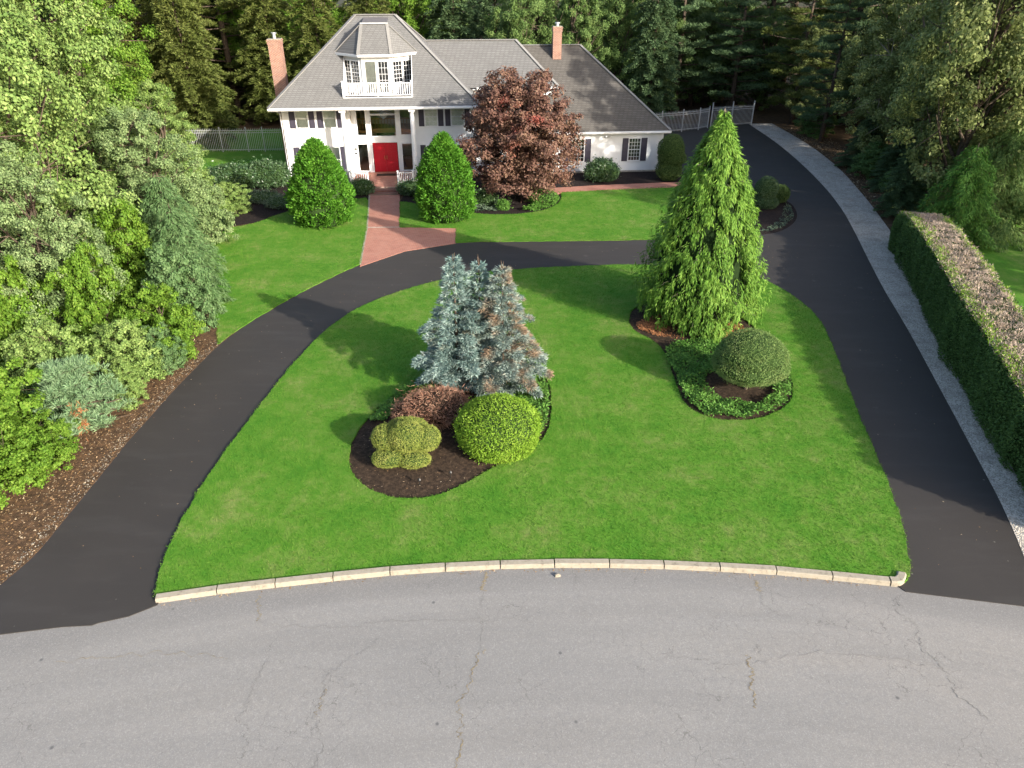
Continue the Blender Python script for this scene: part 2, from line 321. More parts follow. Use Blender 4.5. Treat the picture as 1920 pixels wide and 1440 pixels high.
# ------------------------------------------------------------------ ground, roads, lawns
def ring(cx, cy, r, n, a0=0, a1=2 * math.pi): return [(cx + r * math.cos(a0 + (a1 - a0) * k / n), cy + r * math.sin(a0 + (a1 - a0) * k / n)) for k in range(n)]
structure(sheet('ground', [[(-260, -120), (260, -120), (260, 320), (-260, 320)]], 0, 'forest_floor'))
road = structure(sheet('road', [ring(1.8, -28, 41.4, 200)], .012, 'old_asphalt'))
kerb_line = crom([(-8.45, 11.93), (-7.09, 12.21), (-5.75, 12.43), (-4.39, 12.64), (-3.02, 12.83), (-1.66, 12.96), (-.29, 13.05), (1.07, 13.09), (2.45, 13.09), (3.81, 13.05), (5.19, 12.96), (6.56, 12.85), (7.88, 12.67), (9.21, 12.48)], 6)
out_edge = crom([(-12.62, 12.0), (-12.42, 12.7), (-12.22, 13.6), (-12.2, 15.11), (-12.19, 17.16), (-12.2, 18.55), (-12.13, 19.95), (-12.06, 21.5), (-11.92, 23.24), (-11.66, 25.43), (-11.1, 27.42), (-10.2, 29.66), (-9.1, 31.87), (-7.72, 34.1), (-5.69, 36.2), (-3.06, 37.46), (-.29, 37.68), (4.12, 37.83), (6.94, 37.99), (10.08, 38.17), (13.09, 38.5)], 6)
drive_right = crom([(22.9, 72.2), (22.85, 64.16), (22.34, 56.28), (21.54, 49.25), (20.68, 44.18), (19.71, 39.95), (18.58, 35.54), (17.5, 31.22), (16.72, 27.68), (16.14, 25.19), (15.42, 22.25), (14.74, 19.47), (14.2, 17.29), (13.76, 15.56), (13.2, 13.75), (12.5, 11.75)], 6)
road_edge = [(9.5, 12.28), (9.3, 12.6), (5, 13.2), (1, 13.4), (-4, 13.0), (-8.36, 12.1), (-8.38, 11.86), (-8.9, 11.52), (-9.5, 11.33), (-9.62, 11.26), (-10.25, 11.22), (-11.57, 11.0), (-12.4, 10.85), (-13.4, 10.62)]
structure(sheet('driveway', [[(-13.6, 12)] + [(p[0] - .25, p[1] + .12) for p in out_edge] + [(12.2, 45), (12.5, 51.5), (13.1, 67.1), (13.2, 72.2)] + drive_right + road_edge], .03, 'sealed_asphalt', .03))
grav_r = crom([(25.2, 72.2), (25.3, 63.07), (24.6, 54.57), (23.2, 46.6), (22.2, 41.98), (21.2, 37.63), (20.2, 33.99), (18.8, 29.36), (18.0, 26.39), (17.3, 23.44), (16.3, 19.79), (15.6, 17.43), (15.0, 15.0), (14.2, 11.9)], 6)
structure(sheet('gravel_strip', [[(p[0] - .02, p[1]) for p in drive_right][:-1] + [(12.75, 12.4)] + grav_r[::-1]], .037, 'gravel', .02))
# left mulch strip along the drive
mul = [p for p in out_edge if p[1] < 26.6]
structure(sheet('mulch_strip', [mul + [(-13.6, 30), (-17, 37), (-20, 44), (-40, 44), (-40, 11.2), (-13.2, 11.2)]], .045, 'litter_mulch', .03))
# planting bed in front of the house
structure(sheet('planting_bed', [[(-19.5, 39), (-13, 42.2), (-9, 45), (-9.3, 47.6), (-7.2, 47.6), (-7.2, 44), (-5, 42.3), (0, 42.0), (4, 43), (12, 48.8), (13.3, 49.0), (14.2, 54), (14, 60), (-21, 56)]], .022, 'dark_mulch'))
island = crom([(-8.49, 12.02), (-8.73, 12.81), (-8.88, 13.75), (-8.96, 14.89), (-8.98, 16.52), (-8.88, 18.26), (-8.67, 20.28), (-8.3, 23.44), (-7.8, 26.15), (-7.05, 28.23), (-5.84, 29.96), (-4.06, 31.54), (-1.58, 32.98), (1.07, 33.55), (3.76, 33.92), (6.34, 34.07), (9.09, 33.8), (11.06, 33.1), (12.0, 32.21), (12.6, 30.89), (13.0, 29.36), (13.08, 27.68), (12.82, 25.66), (12.36, 23.44), (11.77, 20.79), (11.35, 18.55), (11.03, 16.9), (10.78, 15.67), (10.48, 14.57), (10.1, 13.4), (9.85, 12.85), (9.6, 12.5)], 6)
island_out = island + [(p[0], p[1] + .17) for p in kerb_line[::-1]]
bed_a = crom([(-5.05, 18.3), (-4.9, 19.5), (-4.3, 21.1), (-3.2, 22.7), (-1.4, 23.7), (.4, 23.6), (1.25, 22.4), (1.33, 20.6), (1.12, 19.0), (.45, 17.98), (-.48, 17.21), (-1.4, 16.35), (-2.3, 15.79), (-3.33, 15.75), (-4.25, 16.27), (-4.85, 17.1)], 6, True)
bed_b = crom([(4.98, 27.6), (5.5, 28.9), (7.0, 29.9), (8.9, 29.6), (9.9, 27.6), (10.34, 25.2), (10.2, 22.63), (9.72, 21.14), (8.94, 20.25), (7.8, 19.75), (6.6, 19.9), (5.98, 20.79), (5.9, 22.63), (5.98, 24.29), (5.7, 25.5), (5.08, 26.5)], 6, True)

def ragged(poly, amp, seed, step=.18, closed=True):
    rg = random.Random(seed); out = []; n = len(poly); off = 0
    for i in range(n if closed else n - 1):
        a = np.array(poly[i]); b = np.array(poly[(i + 1) % n]); d = b - a; l = float(np.hypot(*d)); k = max(1, int(l / step))
        nn = np.array((-d[1], d[0])) / max(l, 1e-6)
        for q in range(k): off = off * .5 + rg.uniform(-amp, amp); out.append(tuple(a + d * q / k + nn * off))
    return out
def mound(name, poly, z0, h, mat):
    P = np.array(poly); c = P.mean(0); v = []; f = []; n = len(P); K = 6
    for k in range(K):
        q = 1 - k / K
        for p in P: v.append((*(c + (p - c) * (q + .004)), z0 + h * (1 - q ** 2)))
    v.append((*c, z0 + h))
    for k in range(K - 1):
        for j in range(n): f.append((k * n + j, k * n + (j + 1) % n, (k + 1) * n + (j + 1) % n, (k + 1) * n + j))
    for j in range(n): f.append(((K - 1) * n + j, (K - 1) * n + (j + 1) % n, K * n))
    return link(name, pyd(name, v, f), mat)
island_out = ragged(island, .022, 1, .18, False) + [(p[0], p[1] + .17) for p in kerb_line[::-1]]; hole_a = ragged(bed_a, .02, 2); hole_b = ragged(bed_b, .02, 3)
structure(sheet('front_lawn', [island_out, hole_a, hole_b], .09, 'grass', .09))
structure(mound('mulch_bed', bed_a, .035, .14, 'mulch')); structure(mound('mulch_bed', bed_b, .035, .1, 'mulch'))
lawn1 = crom([(-7.72, 34.22)] + [(-8.41, 40.14), (-9.3, 45.6)], 1) + crom([(-9.6, 46.3), (-11.2, 45.0), (-13.27, 43.61), (-14.28, 42.51), (-15.09, 40.94), (-16.6, 39.5), (-16.3, 36.35), (-14.9, 32.5), (-13.3, 29.0), (-12.4, 27.0), (-11.72, 25.3)], 5) + [p for p in out_edge if 25.5 < p[1] < 34.1 and p[0] < -7]
lawn2 = [(-3.06, 37.46), (-3.2, 39.98), (-6.5, 40.16), (-7.2, 45.4)] + crom([(-6.8, 45.3), (-5.2, 44.4), (-3.6, 43.6), (-2.3, 42.9), (-.66, 42.6), (1.32, 43.1), (2.54, 44.2), (3.15, 45.7), (3.35, 47.6)], 5) + [(6, 48.15), (10.73, 48.95), (12.3, 49.1), (13.5, 47.5), (13.2, 43), (13.3, 40.2), (13.0, 38.5)] + [p for p in out_edge[::-1] if p[0] > -2.9]
lawn1 = ragged(lawn1, .025, 4); lawn2 = ragged(lawn2, .025, 5)
structure(sheet('lawn', [lawn1], .062, 'grass', .05)); structure(sheet('lawn', [lawn2], .062, 'grass', .05))
structure(sheet('back_lawn', [crom([(-29, 50), (-17.5, 50.5), (-15.2, 57), (-15.5, 68), (-21, 69.5), (-28, 66)], 4, True)], .06, 'grass', .05))
structure(sheet('neighbour_lawn', [[(17.3, 12), (18.6, 20), (20.2, 27), (22, 33), (25.2, 39), (31, 43), (60, 50), (60, 0), (20, 4)]], .06, 'grass', .05))
bed_c = crom([(13.3, 39.3), (14.6, 39.1), (16.0, 40.2), (17.3, 42.4), (17.8, 45.2), (17.0, 47.2), (15.0, 48.2), (13.2, 48.0), (12.6, 44)], 6, True)
structure(mound('mulch_bed', bed_c, .034, .14, 'dark_mulch'))
walk = structure(sheet('brick_walk', [[(-9.42, 47.2), (-8.35, 40.14), (-7.66, 33.9), (-5.69, 36.15), (-3.06, 37.4), (-3.15, 40.0), (-6.5, 40.2), (-7.46, 47.2)]], .046, 'paver_brick', .016))
MB().bar((-8.37, 40.17, .03), (-6.5, 40.22, .03), .11, .045).build('border_course', 'stone', walk)
MB().bar((-8.39, 40.1, .03), (-7.7, 34.2, .03), .1, .07).bar((-9.44, 47.0, .03), (-8.39, 40.1, .03), .1, .07).build('edging', 'kerb_concrete', walk)
structure(sheet('side_brick_path', [[(2.6, 46.6), (3.35, 47.6), (6, 48.1), (12.2, 49.0), (12.2, 50.3), (6, 49.4), (2.4, 48.6)]], .07, 'paver_brick', .05))

# kerb: one stone after another, rounded end stone by the right drive
kerb = bpy.data.objects.new('kerb', None); COL.objects.link(kerb); structure(kerb)
rnd = random.Random(3)
for i in range(0, len(kerb_line) - 1, 6):
    a = Vector((*kerb_line[i], 0)); b = Vector((*kerb_line[i + 6], 0)); d = (b - a).normalized(); n = Vector((-d.y, d.x, 0)); a += d * .012; b -= d * .014
    dz = rnd.uniform(-.008, .008); w0 = .0; ch = .025
    prof = [(-.02 + w0, .0), (-.0 + w0, .13 + dz - ch), (ch, .13 + dz), (.2 - ch, .13 + dz + .008), (.2, .13 + dz - ch), (.2, 0)]
    v = [p + n * q[0] + Vector((0, 0, q[1])) for p in (a, b) for q in prof]; m = len(prof)
    f = [(j, j + 1, m + j + 1, m + j) for j in range(m - 1)] + [tuple(range(m))[::-1], tuple(range(m, 2 * m))]
    link('kerb_stone', pyd('kerb_stone', v, f), 'kerb_concrete', kerb)
arc = crom([(9.23, 12.48), (9.42, 12.47), (9.58, 12.56), (9.7, 12.72), (9.74, 12.86)], 3); v = []; f = []
for i, p in enumerate(arc):
    q = arc[min(i + 1, len(arc) - 1)]; o = arc[max(i - 1, 0)]; d = Vector((q[0] - o[0], q[1] - o[1], 0)).normalized(); n = Vector((-d.y, d.x, 0)); w = .21
    sh = 1 if i < len(arc) - 2 else (.8 if i < len(arc) - 1 else .35)
    for a_, z_ in ((-.02, 0), (0, .12 * sh), (.03, .15 * sh), (w - .03, .15 * sh), (w, .12 * sh), (w, 0)): v.append(Vector((*p, 0)) + n * a_ + Vector((0, 0, z_)))
for i in range(len(arc) - 1): f += [(i * 6 + j, i * 6 + j + 1, i * 6 + j + 7, i * 6 + j + 6) for j in range(5)]
f += [(5, 4, 3, 2, 1, 0), tuple(len(v) - 6 + j for j in range(6))]
link('kerb_stone', pyd('kerb_stone', v, f), 'kerb_concrete', kerb)

# long road cracks (narrow sunken strips that wander), some filled with dry grass
def crack(pts, w, mat, seed, step=.06):
    rg = random.Random(seed); P = crom(pts, 16); o = []; off = 0
    for i, p in enumerate(P):
        off = off * .6 + rg.uniform(-.06, .06); q = P[min(i + 1, len(P) - 1)]; r = P[max(i - 1, 0)]; d = Vector((q[0] - r[0], q[1] - r[1], 0)).normalized(); n = Vector((-d.y, d.x, 0))
        ww = w * (.85 if 'tan' in mat else .7) * rg.uniform(.1, 1.2); c = Vector((*p, .0165)) + n * off; o += [c - n * ww / 2, c + n * ww / 2]
    link('crack', pyd('crack', o, [(2 * i, 2 * i + 1, 2 * i + 3, 2 * i + 2) for i in range(len(P) - 1)]), mat, road)
for k, (pts, w, m) in enumerate([
    ([(-.66, 12.95), (-.71, 12.6), (-.69, 12.3)], .09, 'crack_tan'), ([(-.69, 12.3), (-.75, 11.6), (-.7, 10.9), (-.74, 10.55)], .014, 'crack_dark'),
    ([(-.6, 10.62), (-.76, 10.4), (-.91, 9.9), (-1.0, 9.4), (-1.05, 9.02), (-.98, 8.6)], .035, 'crack_tan'), ([(-.98, 8.6), (-1.06, 8.1), (-1.15, 7.6), (-1.2, 7.0)], .045, 'crack_tan'),
    ([(-3.59, 10.35), (-3.8, 10.15), (-3.94, 9.9), (-3.9, 9.38), (-3.95, 9.0), (-3.85, 8.6), (-3.72, 8.2), (-3.8, 7.4)], .022, 'crack_dark'), ([(-3.92, 9.6), (-3.9, 9.2), (-3.94, 8.95)], .03, 'crack_tan'),
    ([(-5.3, 10.3), (-5.45, 9.7), (-5.4, 9.3), (-5.5, 8.95), (-5.2, 8.6), (-5.1, 8.1)], .02, 'crack_dark'), ([(-2.9, 10.9), (-3.2, 10.6), (-3.59, 10.35)], .018, 'crack_dark'),
    ([(5.2, 10.45), (5.16, 10.1), (5.05, 9.64), (5.0, 9.15)], .05, 'crack_tan'), ([(6.02, 12.65), (6.0, 12.5), (6.02, 12.3)], .11, 'crack_tan'), ([(6.0, 12.35), (5.93, 11.96), (6.1, 11.7), (6.48, 11.5)], .018, 'crack_dark'),
    ([(9.2, 12.15), (9.05, 11.6), (9.25, 11.2), (9.1, 10.6), (9.3, 10.1), (9.25, 9.5), (9.5, 8.9)], .025, 'crack_dark'), ([(-6.02, 12.2), (-5.95, 11.8), (-5.84, 11.4)], .04, 'crack_tan'),
    ([(-5.85, 11.4), (-4.6, 11.2), (-3.2, 11.35), (-1.5, 11.5), (-.75, 11.45), (.5, 11.55)], .012, 'crack_dark'), 
    ([(1.6, 12.9), (1.55, 12.3), (1.7, 11.8), (1.62, 11.3)], .012, 'crack_dark'), ([(3.2, 10.4), (4.2, 10.3), (5.1, 10.2), (6.5, 10.5), (8.2, 10.4), (9.6, 10.0)], .014, 'crack_dark'),
    ([(-9.9, 10.3), (-8.5, 10.45), (-7.3, 10.5), (-6.2, 10.4)], .016, 'crack_tan'), ([(5.3, 10.5), (5.5, 10.7), (5.45, 10.45)], .02, 'crack_dark')]):
    crack(pts, w, m, k)

# ------------------------------------------------------------------ the house
HX, HY, HR = -15.55, 50.67, R(5)
house = thing('white_house', 'white two-storey house with red double doors and grey hip roofs', 'house', (HX, HY, 0), HR)
def siding(p0, p1, z0, z1, name='wall'):
    ux, uy = p1[0] - p0[0], p1[1] - p0[1]; l = math.hypot(ux, uy); nx, ny = uy / l, -ux / l; v = []; f = []; z = z0; h = .118; k = 0
    while z < z1 - 1e-4:
        zt = min(z + h, z1)
        for (q, zz, o_) in ((p0, z, .02), (p1, z, .02), (p1, zt, .002), (p0, zt, .002)): v.append((q[0] + nx * o_, q[1] + ny * o_, zz))
        f.append((k, k + 1, k + 2, k + 3))
        if z > z0: f.append((k - 1, k - 2, k + 1, k))
        k += 4; z = zt
    return link(name, pyd(name, v, f), 'white_siding', house)
for p0, p1, z0, z1 in [((0, 0), (4.45, 0), .2, 4.95), ((8.65, 0), (12.95, 0), .2, 4.95), ((0, 8.0), (0, 0), .2, 5.0), ((12.95, 0), (12.95, 8.0), .2, 5.0), ((12.95, 8.0), (0, 8.0), .2, 5.0),
                       ((4.45, 0), (4.45, .9), .3, 4.95), ((8.65, .9), (8.65, 0), .3, 4.95), ((12.95, .5), (26.62, .5), .15, 2.95), ((26.62, .5), (26.62, 11.4), .15, 2.95), ((26.62, 11.4), (12.95, 11.4), .15, 2.95),
                       ((12.95, 2.6), (18.8, 2.6), 4.5, 5.72), ((18.8, 2.6), (18.8, 8.6), 4.5, 5.72)]: siding(p0, p1, z0, z1)
for d in [(.0, 4.45, .02, .3, 0, .2), (8.65, 12.95, .02, .3, 0, .2), (.02, .3, .3, 7.98, 0, .2), (12.97, 26.6, .52, .8, 0, .15), (26.3, 26.6, .8, 11.3, 0, .15)]: box('foundation', d, 'stone', house)
for x, y in ((-.03, -.03), (12.8, -.03), (26.5, .47), (4.33, -.03), (8.62, -.03)):
    box('corner_board', (x, x + .16, y, y + .16, .15, 4.94 if x < 20 else 2.9), 'white_paint', house)
# recessed entry wall, pieced round its openings
EY = .9; op = [(4.74, 5.4, .42, 2.26), (5.75, 7.52, .3, 2.36), (7.84, 8.52, .42, 2.26), (4.83, 5.42, 2.88, 4.62), (5.78, 7.48, 2.8, 4.19), (5.78, 7.48, 4.3, 4.62), (7.84, 8.52, 2.88, 4.62)]
m = MB()
for x0, x1, z0, z1 in [(4.45, 4.74, .3, 4.95), (5.42, 5.75, .3, 4.95), (7.52, 7.84, .3, 4.95), (8.52, 8.65, .3, 4.95), (4.74, 5.42, .3, .42), (7.84, 8.52, .3, .42), (4.74, 5.42, 2.26, 2.88), (7.84, 8.52, 2.26, 2.88),
                       (4.74, 4.83, 2.88, 4.62), (4.74, 5.42, 4.62, 4.95), (7.84, 8.52, 4.62, 4.95), (5.75, 7.52, 2.36, 2.8), (5.75, 5.78, 2.8, 4.62), (7.48, 7.52, 2.8, 4.62), (5.78, 7.48, 4.19, 4.3), (5.75, 7.52, 4.62, 4.95)]:
    m.box(x0, x1, EY, EY + .14, z0, z1)
m.build('entry_wall', 'white_paint', house)
for x0, x1, z0, z1 in op:
    if x0 == 5.75: continue
    wdw = MB().box(x0 - .07, x1 + .07, EY - .05, EY - .001, z0 - .07, z0).box(x0 - .07, x1 + .07, EY - .05, EY - .001, z1, z1 + .07).box(x0 - .07, x0, EY - .05, EY - .001, z0, z1).box(x1, x1 + .07, EY - .05, EY - .001, z0, z1).build('foyer_window', 'white_paint', house)
    box('pane', (x0 + .001, x1 - .001, EY + .05, EY + .06, z0 + .001, z1 - .001), 'glass', wdw)
# foyer seen through the glass
foy = MB().box(4.5, 8.6, EY + .15, 6, .24, .3).build('foyer', 'oak_wood', house)
MB().box(4.46, 4.5, EY + .15, 6, .3, 4.9).box(8.6, 8.64, EY + .15, 6, .3, 4.9).box(4.5, 8.6, 5.96, 6, .3, 4.9).build('foyer_wall', 'interior_cream', foy)
MB().box(4.5, 8.6, 3.4, 5.9, 2.55, 2.75).box(4.5, 8.6, 3.36, 3.42, 3.5, 3.58).box(5.4, 7.8, 3.36, 3.42, 2.75, 2.85).build('landing', 'oak_wood', foy)
bl = MB().box(-.02, .02, -.02, .02, 0, .65).mesh('stair_baluster')
for k in range(17): link('stair_baluster', bl, 'oak_wood', foy, (4.7 + k * .23, 3.39, 2.85))
MB().add([(5.2, 2.2, .3), (8, 2.2, .3), (7.2, 3.4, 2.5), (5.9, 3.4, 2.5), (5.2, 2.4, .3), (8, 2.4, .3), (7.2, 3.5, 2.5), (5.9, 3.5, 2.5)], BOXF).build('stair_runner', 'interior_dark', foy)
MB().lathe([(.02, 4.3), (.22, 4.2), (.3, 4.0), (.1, 3.8), (.02, 3.75)], 12, (6.6, 2.0)).build('chandelier', 'white_paint', foy)
# red double door
for s_, x0, x1 in ((1, 5.79, 6.625), (-1, 6.635, 7.48)):
    dr = box('door', (x0, x1, EY + .03, EY + .09, .32, 2.32), 'red_door_paint', house); w = x1 - x0
    for c0, c1 in ((.12, .46), (.54, .88)):
        for r0, r1 in ((.12, .62), (.74, 1.42), (1.54, 1.86)):
            box('door_panel', (x0 + c0 * w, x0 + c1 * w, EY + .012, EY + .031, .32 + r0, .32 + r1), 'red_door_paint', dr)
    hx = x1 - .07 if s_ == 1 else x0 + .07
    MB().tube([(hx, EY + .03, 1.2), (hx, EY - .04, 1.22), (hx, EY - .04, 1.42), (hx, EY + .03, 1.44)], [.016] * 4, 6).build('door_handle', 'brass', dr)
MB().box(5.67, 5.75, EY - .05, EY, .3, 2.45).box(7.52, 7.6, EY - .05, EY, .3, 2.45).box(5.75, 7.52, EY - .05, EY, 2.36, 2.45).build('door_casing', 'white_paint', house)
lm = MB().lathe([(.03, 1.62), (.075, 1.68), (.08, 1.95), (.03, 2.02), (.01, 2.1)], 8, (4.58, EY - .13)).box(4.56, 4.6, EY - .13, EY - .001, 1.98, 2.01).build('wall_lantern', 'lamp_metal', house)
MB().lathe([(.05, 1.71), (.083, 1.74), (.083, 1.92), (.05, 1.94)], 8, (4.58, EY - .13)).build('lantern_glass', 'curtain', lm)
# porch floor, steps, rails, columns
box('porch_floor', (4.4, 8.7, -2.75, EY - .001, 0, .3), 'paver_brick', house)
box('porch_floor', (5.72, 7.6, -3.2, -2.751, 0, .3), 'paver_brick', house)
box('step', (5.7, 7.62, -3.75, -3.201, 0, .2), 'step_brick', house); box('step', (5.7, 7.62, -4.3, -3.751, 0, .11), 'step_brick', house)
box('doormat', (5.95, 7.3, -.25, .35, .302, .32), 'doormat_fibre', house)
blm = MB().box(-.02, .02, -.02, .02, 0, .62).mesh('baluster')
def railing(a, b, z, n, h=.78, mesh=blm, posts=True):
    a = Vector((*a, z)); b = Vector((*b, z)); d = (b - a)
    rl = MB().bar(a + Vector((0, 0, h)), b + Vector((0, 0, h)), .08, .05).build('railing', 'white_paint', house); MB().bar(a + Vector((0, 0, .12)), b + Vector((0, 0, .12)), .06, .05).build('bottom_rail', 'white_paint', rl)
    for k in range(1, n): link('baluster', mesh, 'white_paint', rl, a + d * (k / n) + Vector((0, 0, .14)))
    if posts:
        for p in (a, b): MB().box(p.x - .05, p.x + .05, p.y - .05, p.y + .05, z, z + h + .1).box(p.x - .07, p.x + .07, p.y - .07, p.y + .07, z + h + .1, z + h + .14).build('rail_post', 'white_paint', rl)
railing((4.5, -2.65), (5.6, -2.65), .3, 8); railing((7.62, -2.65), (8.62, -2.65), .3, 8); railing((4.45, -2.5), (4.45, -.2), .3, 16, posts=False); railing((8.65, -2.5), (8.65, -.2), .3, 16, posts=False)
railing((3.1, -1.2), (4.0, -1.2), .1, 7)
for x in (4.22, 8.78):
    cl = MB().lathe([(.17, .16), (.165, 1.6), (.15, 3.2), (.135, 4.72)], 20, (x, -1.35)).build('column', 'white_paint', house, True)
    MB().box(x - .22, x + .22, -1.57, -1.13, 0, .12).lathe([(.2, .12), (.2, .18)], 20, (x, -1.35)).build('column_base', 'white_paint', cl)
    MB().lathe([(.15, 4.7), (.2, 4.8)], 20, (x, -1.35)).box(x - .21, x + .21, -1.56, -1.14, 4.8, 4.92).build('column_capital', 'white_paint', cl)
# windows
def window(P, ang, w, z0, z1, rows, cols, backing='curtain', split=True, name='window'):
    o = MB().box(-.06, w + .06, -.06, .0, z0 - .08, z0).box(-.06, w + .06, -.05, .0, z1, z1 + .07).box(-.06, 0, -.05, 0, z0, z1).box(w, w + .06, -.05, 0, z0, z1).build(name, 'white_paint', house, loc=(P[0], P[1], 0))
    o.rotation_euler.z = ang
    box('sash', (0, w, -.04, -.022, (z0 + z1) / 2 - .025, (z0 + z1) / 2 + .025), 'white_paint', o) if split else None
    m = MB(); zm = (z0 + z1) / 2
    for c in range(1, cols): m.box(w * c / cols - .011, w * c / cols + .011, -.036, -.026, z0, z1)
    for r in range(1, rows):
        z = z0 + (z1 - z0) * r / rows
        if not split or abs(z - zm) > .06: m.box(0, w, -.034, -.028, z - .011, z + .011)
    if m.v: m.build('muntins', 'white_paint', o)
    box('pane', (.001, w - .001, -.020, -.016, z0 + .001, z1 - .001), 'glass', o)
    if backing:
        n = 24; v = []; f = []
        for k in range(n + 1):
            x = .002 + (w - .004) * k / n; y = -.012 + .004 * math.sin(k * 1.9)
            v += [(x, y, z0), (x, y, z1)]
        for k in range(n): f.append((2 * k, 2 * k + 2, 2 * k + 3, 2 * k + 1))
        link('curtain' if backing == 'curtain' else 'unlit_room_sheet', pyd('curtain', v, f), backing, o)  # curtain, or a dark-coloured sheet standing in for the unlit room
    return o
def shutter(x0, x1, y, z0, z1):
    o = box('shutter', (x0, x1, y - .055, y - .021, z0, z1), 'shutter_paint', house)
    for q0, q1 in ((.06, .47), (.53, .94)):
        box('shutter_panel', (x0 + .05, x1 - .05, y - .064, y - .0551, z0 + q0 * (z1 - z0), z0 + q1 * (z1 - z0)), 'shutter_paint', o)
for z0, z1 in ((3.62, 4.78), (.6, 2.28)):
    for k, (a, b, c, d) in enumerate([(.44, .82, 1.74, 2.12), (2.30, 2.68, 3.62, 4.0), (9.16, 9.53, 10.49, 10.86), (10.98, 11.34, 12.32, 12.69)]):
        shutter(a, b, 0, z0 - .04, z1 + .05); shutter(c, d, 0, z0 - .04, z1 + .05)
        window((b + .08, -.018), 0, c - b - .16, z0, z1, 4 if k > 1 else 2, 3 if k == 2 else 1, 'curtain' if k < 2 or z0 > 3 else 'interior_dark')
for (a, b, c, d) in ((19.5, 19.93, 20.95, 21.38), (23.68, 24.1, 25.06, 25.5)):
    shutter(a, b, .5, .82, 2.44); shutter(c, d, .5, .82, 2.44); window((b + .08, .482), 0, c - b - .16, .88, 2.4, 6, 4, 'interior_dark')
window((15.6, 2.58), 0, 1.0, 4.75, 5.6, 2, 3, 'curtain'); window((17.3, 2.58), 0, 1.0, 4.75, 5.6, 2, 3, 'curtain')
fl = MB().box(22.5, 22.62, .36, .48, 2.62, 2.7).tube([(22.5, .42, 2.66), (22.38, .3, 2.56)], [.03, .07], 8).tube([(22.62, .42, 2.66), (22.74, .3, 2.56)], [.03, .07], 8).build('floodlight', 'white_paint', house)
# roofs
ZE, ZR, EY0, RY = 5.12, 10.25, -1.6, 4.0
x0, x1, ra, rb, y1 = -.5, 13.42, 5.1, 7.82, 9.6
def rz_(y): return ZE + (ZR - ZE) * (y - EY0) / (RY - EY0)
bm = bmesh.new()
V = lambda x, y, z: bm.verts.new((x, y, z))
A, B, Cc, D = V(x0, EY0, ZE), V(x1, EY0, ZE), V(x1, y1, ZE), V(x0, y1, ZE); P, Q = V(ra, RY, ZR), V(rb, RY, ZR)
hole = [V(x, y, rz_(y)) for x, y in ((4.35, -1.02), (8.9, -1.02), (8.9, 1.7), (7.6, 2.6), (5.5, 2.6), (4.35, 1.7))]
front = [A, B, Q, P]; es = []
for lp in (front, hole):
    for i in range(len(lp)): es.append(bm.edges.new((lp[i], lp[(i + 1) % len(lp)])))
bmesh.ops.triangle_fill(bm, use_beauty=True, edges=es)
bm.faces.new((B, Cc, Q)); bm.faces.new((Cc, D, P, Q)); bm.faces.new((D, A, P)); bm.normal_update()
for f in bm.faces:
    if f.normal.z < 0: f.normal_flip()
me = bpy.data.meshes.new('roof'); bm.to_mesh(me); bm.free(); roof = link('roof', me, 'roof_shingle', house)
def cap(parent, a, b, w=.24): MB().bar(Vector(a) + Vector((0, 0, .02)), Vector(b) + Vector((0, 0, .02)), w, .05).build('hip_cap', 'hip_cap_shingle', parent)
for a, b in (((x0, EY0, ZE), (ra, RY, ZR)), ((x1, EY0, ZE), (rb, RY, ZR)), ((ra, RY, ZR), (rb, RY, ZR)), ((x1, y1, ZE), (rb, RY, ZR)), ((x0, y1, ZE), (ra, RY, ZR))): cap(roof, a, b)
MB().box(x0, x1, EY0, EY0 + .04, 4.93, ZE - .005).box(x0, x0 + .04, EY0 + .041, y1, 4.93, ZE - .005).box(x1 - .04, x1, EY0 + .041, y1, 4.93, ZE - .005).box(x0 + .041, x1 - .041, y1 - .04, y1, 4.93, ZE - .005).build('fascia', 'white_paint', house)
box('gutter', (x0 - .02, x1 + .02, EY0 - .12, EY0 - .002, 5.0, 5.11), 'white_paint', house)
MB().box(x0 + .042, x1 - .042, EY0 + .042, -.03, 4.951, 4.985).box(x0 + .042, -.03, -.029, y1 - .042, 4.951, 4.985).box(12.99, x1 - .042, -.029, y1 - .042, 4.951, 4.985).box(4.47, 8.63, -.029, EY, 4.952, 4.985).build('soffit', 'white_paint', house)
MB().tube([(-.1, -1.66, 5.0), (-.1, -.12, 4.6), (-.1, -.1, .3)], [.04] * 3, 8).build('downspout', 'white_paint', house)
def hiproof(x0, x1, y0, y1, ze, ra, rb, ry, zr, mat, caps, left=True, name='roof'):
    v = [(x0, y0, ze), (x1, y0, ze), (x1, y1, ze), (x0, y1, ze), (ra, ry, zr), (rb, ry, zr)]
    o = link(name, pyd(name, v, [(0, 1, 5, 4), (1, 2, 5), (2, 3, 4, 5), (3, 0, 4), (3, 2, 1, 0)]), mat, house)
    for i, j in caps: cap(o, v[i], v[j])
    return o
hiproof(9.0, 19.15, 2.2, 9.0, 5.72, 9.0, 15.75 + .6, 5.6, 8.5, 'roof_shingle', [(1, 5), (4, 5)])
MB().box(13.3, 19.15, 2.2, 2.24, 5.55, 5.715).box(19.11, 19.15, 2.241, 9, 5.55, 5.715).box(13.0, 19.1, 2.242, 2.6, 5.56, 5.6).build('fascia', 'white_paint', house)
box('gutter', (13.3, 19.17, 2.09, 2.198, 5.6, 5.7), 'white_paint', house)
hiproof(12.0, 27.05, .1, 11.8, 2.98, 12.0, 21.2, 5.95, 8.1, 'roof_shingle_brown', [(1, 5), (4, 5), (2, 5)])
MB().box(12.97, 27.05, .1, .14, 2.8, 2.975).box(27.01, 27.05, .141, 11.8, 2.8, 2.975).box(12.97, 27.0, .142, .5, 2.82, 2.86).build('fascia', 'white_paint', house)
